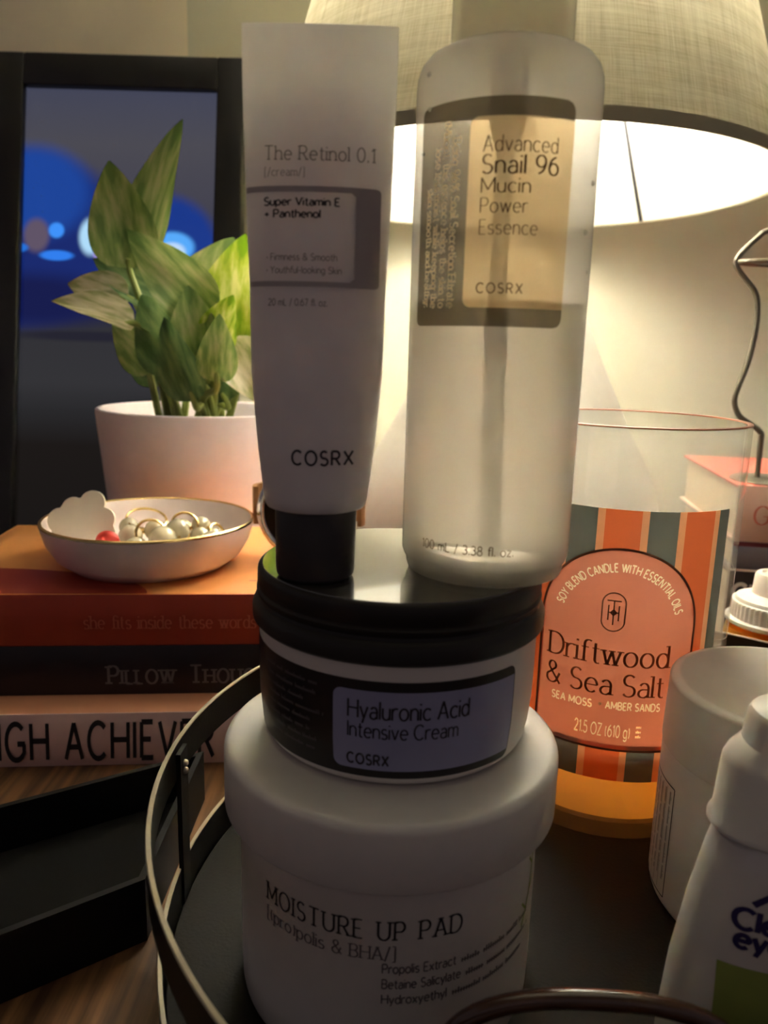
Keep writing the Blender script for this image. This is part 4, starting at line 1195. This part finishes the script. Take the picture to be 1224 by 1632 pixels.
cap_ring = [(uc + .0038 * math.cos(t), cz + (.0030 if 0 <= t <= math.pi else -.0030) + .0038 * math.sin(t)) for t in [k * math.pi / 16 for k in range(32)]]
cap_ring.append(cap_ring[0])
obj('emblem', *put_lines([cap_ring, [(uc - .0023, cz + .0040), (uc + .0023, cz + .0040)], [(uc, cz + .0040), (uc, cz - .0046)], [(uc - .0017, cz + .0024), (uc - .0017, cz - .0030)], [(uc + .0017, cz + .0024), (uc + .0017, cz - .0030)], [(uc - .0017, cz - .0002), (uc + .0017, cz - .0002)],
     [(uc - .0010, cz - .0002), (uc, cz + .0008), (uc + .0010, cz - .0002), (uc, cz - .0012), (uc - .0010, cz - .0002)]], .00045, mp), 'label_edge', lab, label='capsule emblem with a T and H monogram')
for k in range(3):
    a = R(90 + 120 * k); wx, wy = .016 * math.cos(a), .016 * math.sin(a)
    w_ = obj('wick', *tube([(wx, wy, .0113), (wx + .0004, wy, .0185)], .0010, 8), 'wick', cd)
    obj('flame', *lathe([(0, .0170), (.0022, .0200), (.0029, .0235), (.0024, .0285), (.0010, .0345), (0, .0375)], 16, (wx, wy)), 'flame', w_)
    fl = bpy.data.lights.new('flame_light', 'POINT'); fl.energy = FLAME_POWER; fl.color = (1, .66, .36); fl.shadow_soft_size = .004
    fo = bpy.data.objects.new('flame_light', fl); COL.objects.link(fo); fo.parent = w_; fo.location = (wx, wy, .0430)

# ================================================================== WHITE PILL BOTTLE
SX, SY, SR = .1250, .2170, .035
sb = thing('pill_bottle', 'wide white bottle with a printed panel, behind the eye drops', 'bottle', (SX, SY, TZ))
obj('bottle_body', *lathe([(0, .0002), (.0300, .0002)] + rnd(.0300, .0002, SR, .0070, 0)[1:] + [(SR, .0520), (.0345, .0530), (0, .0530)], 96), 'white_plastic', sb)
obj('cap', *lathe([(.0335, .0532), (SR + .0002, .0532), (SR + .0003, .0540), (SR - .0002, .0735)] + rnd(.0325, .0752, SR - .0002, .0735, 0)[::-1][1:] + [(.0315, .0752), (.0305, .0745), (0, .0742), (0, .0532)], 96), 'white_cap', sb, label='smooth white cap')
mp = cylmap(SR, .00015)
SU = lambda deg: R(deg) * SR
ua, ub = SU(-120), SU(-80)
lines = [[(ua, .0435), (ub, .0435), (ub, .0065), (ua, .0065), (ua, .0435)]]
obj('panel_outline', *put_lines(lines, .0004, mp), 'ink_dark', sb)
rows_ = [fine_print(-.0415 + .0, 0, .030, .0016, side(SU(-84 - 5 * k), mp), seed=60 + k) for k in range(6)]
obj('fine_print', *merge(*rows_, put_lines([[(SU(-82 - 5 * k), .0425), (SU(-82 - 5 * k), .0075)] for k in range(1, 7)], .0002, mp)), 'ink_grey', sb)

# ================================================================== EYE DROP BOTTLE
EX, EY = .1062, .1535
ed = thing('eye_drop_bottle', 'tapered white eye drop bottle with navy lettering, nearest on the right', 'bottle', (EX, EY, TZ))
def oval(prof, n=72):
    """prof: (half width, half depth, z)"""
    V, F = [], []
    for a_, b_, z in prof:
        V += [(a_ * math.copysign(abs(math.cos(t)) ** .85, math.cos(t)), b_ * math.copysign(abs(math.sin(t)) ** .85, math.sin(t)), z) for t in [2 * math.pi * k / n for k in range(n)]]
    for i in range(len(prof) - 1):
        for k in range(n):
            l = (k + 1) % n; F.append((i * n + k, i * n + l, (i + 1) * n + l, (i + 1) * n + k))
    F += [tuple(range(n))[::-1], tuple(range((len(prof) - 1) * n, len(prof) * n))]
    return V, F
EK = [(.030, .0118, .0002), (.0370, .0135, .0015), (.0382, .014, .004), (.0378, .014, .020), (.0366, .014, .0350), (.0343, .0138, .0500), (.0314, .0134, .0640), (.0300, .0132, .0690), (.0280, .0130, .0700)]
obj('bottle_body', *oval(EK), 'white_plastic', ed)
obj('cap', *oval([(.0300, .0134, .0702), (.0318, .0138, .0710), (.0318, .0138, .0722), (.0308, .0136, .0735), (.0300, .0135, .0860), (.0290, .0132, .0880), (.0262, .0126, .0905), (.0255, .0124, .0965), (.0248, .0120, .0978), (.0235, .0110, .0983)]), 'white_cap', ed, label='tall white oval cap')
obj('cap_button', *lathe([(0, .0983), (.0075, .0983), (.0075, .0990), (.0066, .0990), (.0060, .0986), (0, .0986)], 40), 'white_cap', ed)
def emap(off):
    def mp(u, v):
        for (a0, b0, z_0), (a1, b1, z_1) in zip(EK[:-1], EK[1:]):
            if v <= z_1: break
        t = max(0, min(1, (v - z_0) / (z_1 - z_0))); a_ = a0 + (a1 - a0) * t; b_ = b0 + (b1 - b0) * t
        q = max(-.99, min(.99, abs(u) / a_)); cth = q ** (1 / .85); sth = math.sqrt(max(0, 1 - cth * cth)) ** .85
        return (u, -b_ * sth - off, v)
    return mp
mp = emap(.0002)
obj('lettering', *merge(put_text('Clear', -.0283, .0520, .0046, mp, fit=.0135, w=.22, track=.16, slant=.05), put_text('eyes', -.0278, .0476, .0046, mp, fit=.0118, w=.22, track=.16, slant=.05)), 'ink_navy', ed)
obj('emblem', *put_lines([[(-.0250, .0580), (-.0222, .0606), (-.0210, .0612), (-.0175, .0592), (-.010, .0615)]], .0013, mp), 'ink_navy', ed)
obj('green_panel', *patch(lambda v: -.0305, lambda v: .0305, .0200, .0430, emap(.00015), 10, 24), 'green_print', ed)

# ================================================================== AMBER DROPPER BOTTLE
ab = thing('amber_bottle', 'small amber glass bottle with white ribbed pump collar', 'bottle', (.1930, .362, .0002))
obj('glass_body', *lathe([(0, .0004), (.0190, .0004), (.0212, .0020), (.0216, .005), (.0216, .0455), (.0205, .0495), (.0175, .0512), (.0150, .0520), (.0140, .0520), (.0170, .0500), (.0198, .0480), (.0204, .0445), (.0204, .0040), (0, .0035)], 72), 'amber_glass', ab)
obj('liquid', *lathe([(0, .0040), (.0200, .0042), (.0200, .0360), (0, .0360)], 48), 'amber_glass', ab)
rb = []
nr = 96
for z, k in ((.0525, 0), (.0532, 1), (.0625, 1), (.0632, 0)):
    for i in range(nr):
        r_ = .0190 + (.0005 if (i % 2 and k) else 0); t = 2 * math.pi * i / nr
        rb.append((r_ * math.cos(t), r_ * math.sin(t), z))
rf_ = [(i * nr + k, i * nr + (k + 1) % nr, (i + 1) * nr + (k + 1) % nr, (i + 1) * nr + k) for i in range(3) for k in range(nr)] + [tuple(range(nr))[::-1], tuple(range(3 * nr, 4 * nr))]
obj('ribbed_collar', rb, rf_, 'white_cap', ab, smooth=False)
obj('collar_flange', *lathe([(0, .0522), (.0205, .0522), (.0215, .0530), (.0215, .0545), (.0195, .0552), (0, .0552)], 72), 'white_cap', ab)
obj('pump_head', *lathe([(0, .0632), (.0178, .0632), (.0172, .0650), (.0130, .0665), (.0105, .0672), (.0100, .0760), (.0092, .0775), (.0070, .0778), (.0065, .0765), (0, .0762)], 60), 'white_cap', ab)

# ================================================================== GLASSES IN THE FOREGROUND
gl = thing('eyeglasses', 'dark tortoiseshell eyeglasses standing at the front of the tray', 'glasses', (.0465, .1275, TZ + .0003))
gl.rotation_euler = (R(-8), 0, R(-2))
def lens_loop(cx, a_, b_, zc__, n=48):
    out = []
    for k in range(n):
        t = 2 * math.pi * k / n
        out.append((cx + a_ * math.copysign(abs(math.cos(t)) ** .8, math.cos(t)), .0012 * math.cos(t) ** 2, zc__ + b_ * math.copysign(abs(math.sin(t)) ** .8, math.sin(t))))
    return out
for cx in (0, .0745):
    lp = lens_loop(cx, .0325, .0205, .0225)
    obj('rim', *tube(lp, .0021, 10, closed=True), 'tortoise', gl)
    V = [Vector(p) + Vector((0, -.0004, 0)) for p in lp] + [Vector(p) + Vector((0, .0004, 0)) for p in lp]
    n = len(lp)
    obj('lens', V, [tuple(range(n))[::-1], tuple(range(n, 2 * n))] + [(i, (i + 1) % n, (i + 1) % n + n, i + n) for i in range(n)], 'lens', gl, smooth=False)
obj('bridge', *tube(spline([(.0322, 0, .026), (.0372, -.001, .0300), (.0422, 0, .026)], 6), .0018, 10), 'tortoise', gl)
obj('hinge', *box(.0285, .0330, -.0034, -.0010, .0330, .0360, .0004), 'gold', gl, label='small pale metal fitting on the rim')
for sx, x in ((-1, -.0335), (1, .108)):
    obj('temple', *tube(spline([(x, 0, .026), (x - sx * .002, -.004, .0262), (x - sx * .015, -.0065 if sx < 0 else -.009, .024), (x - sx * .070, -.0075 if sx < 0 else -.0105, .012)], 6), .0016, 8), 'tortoise', gl)
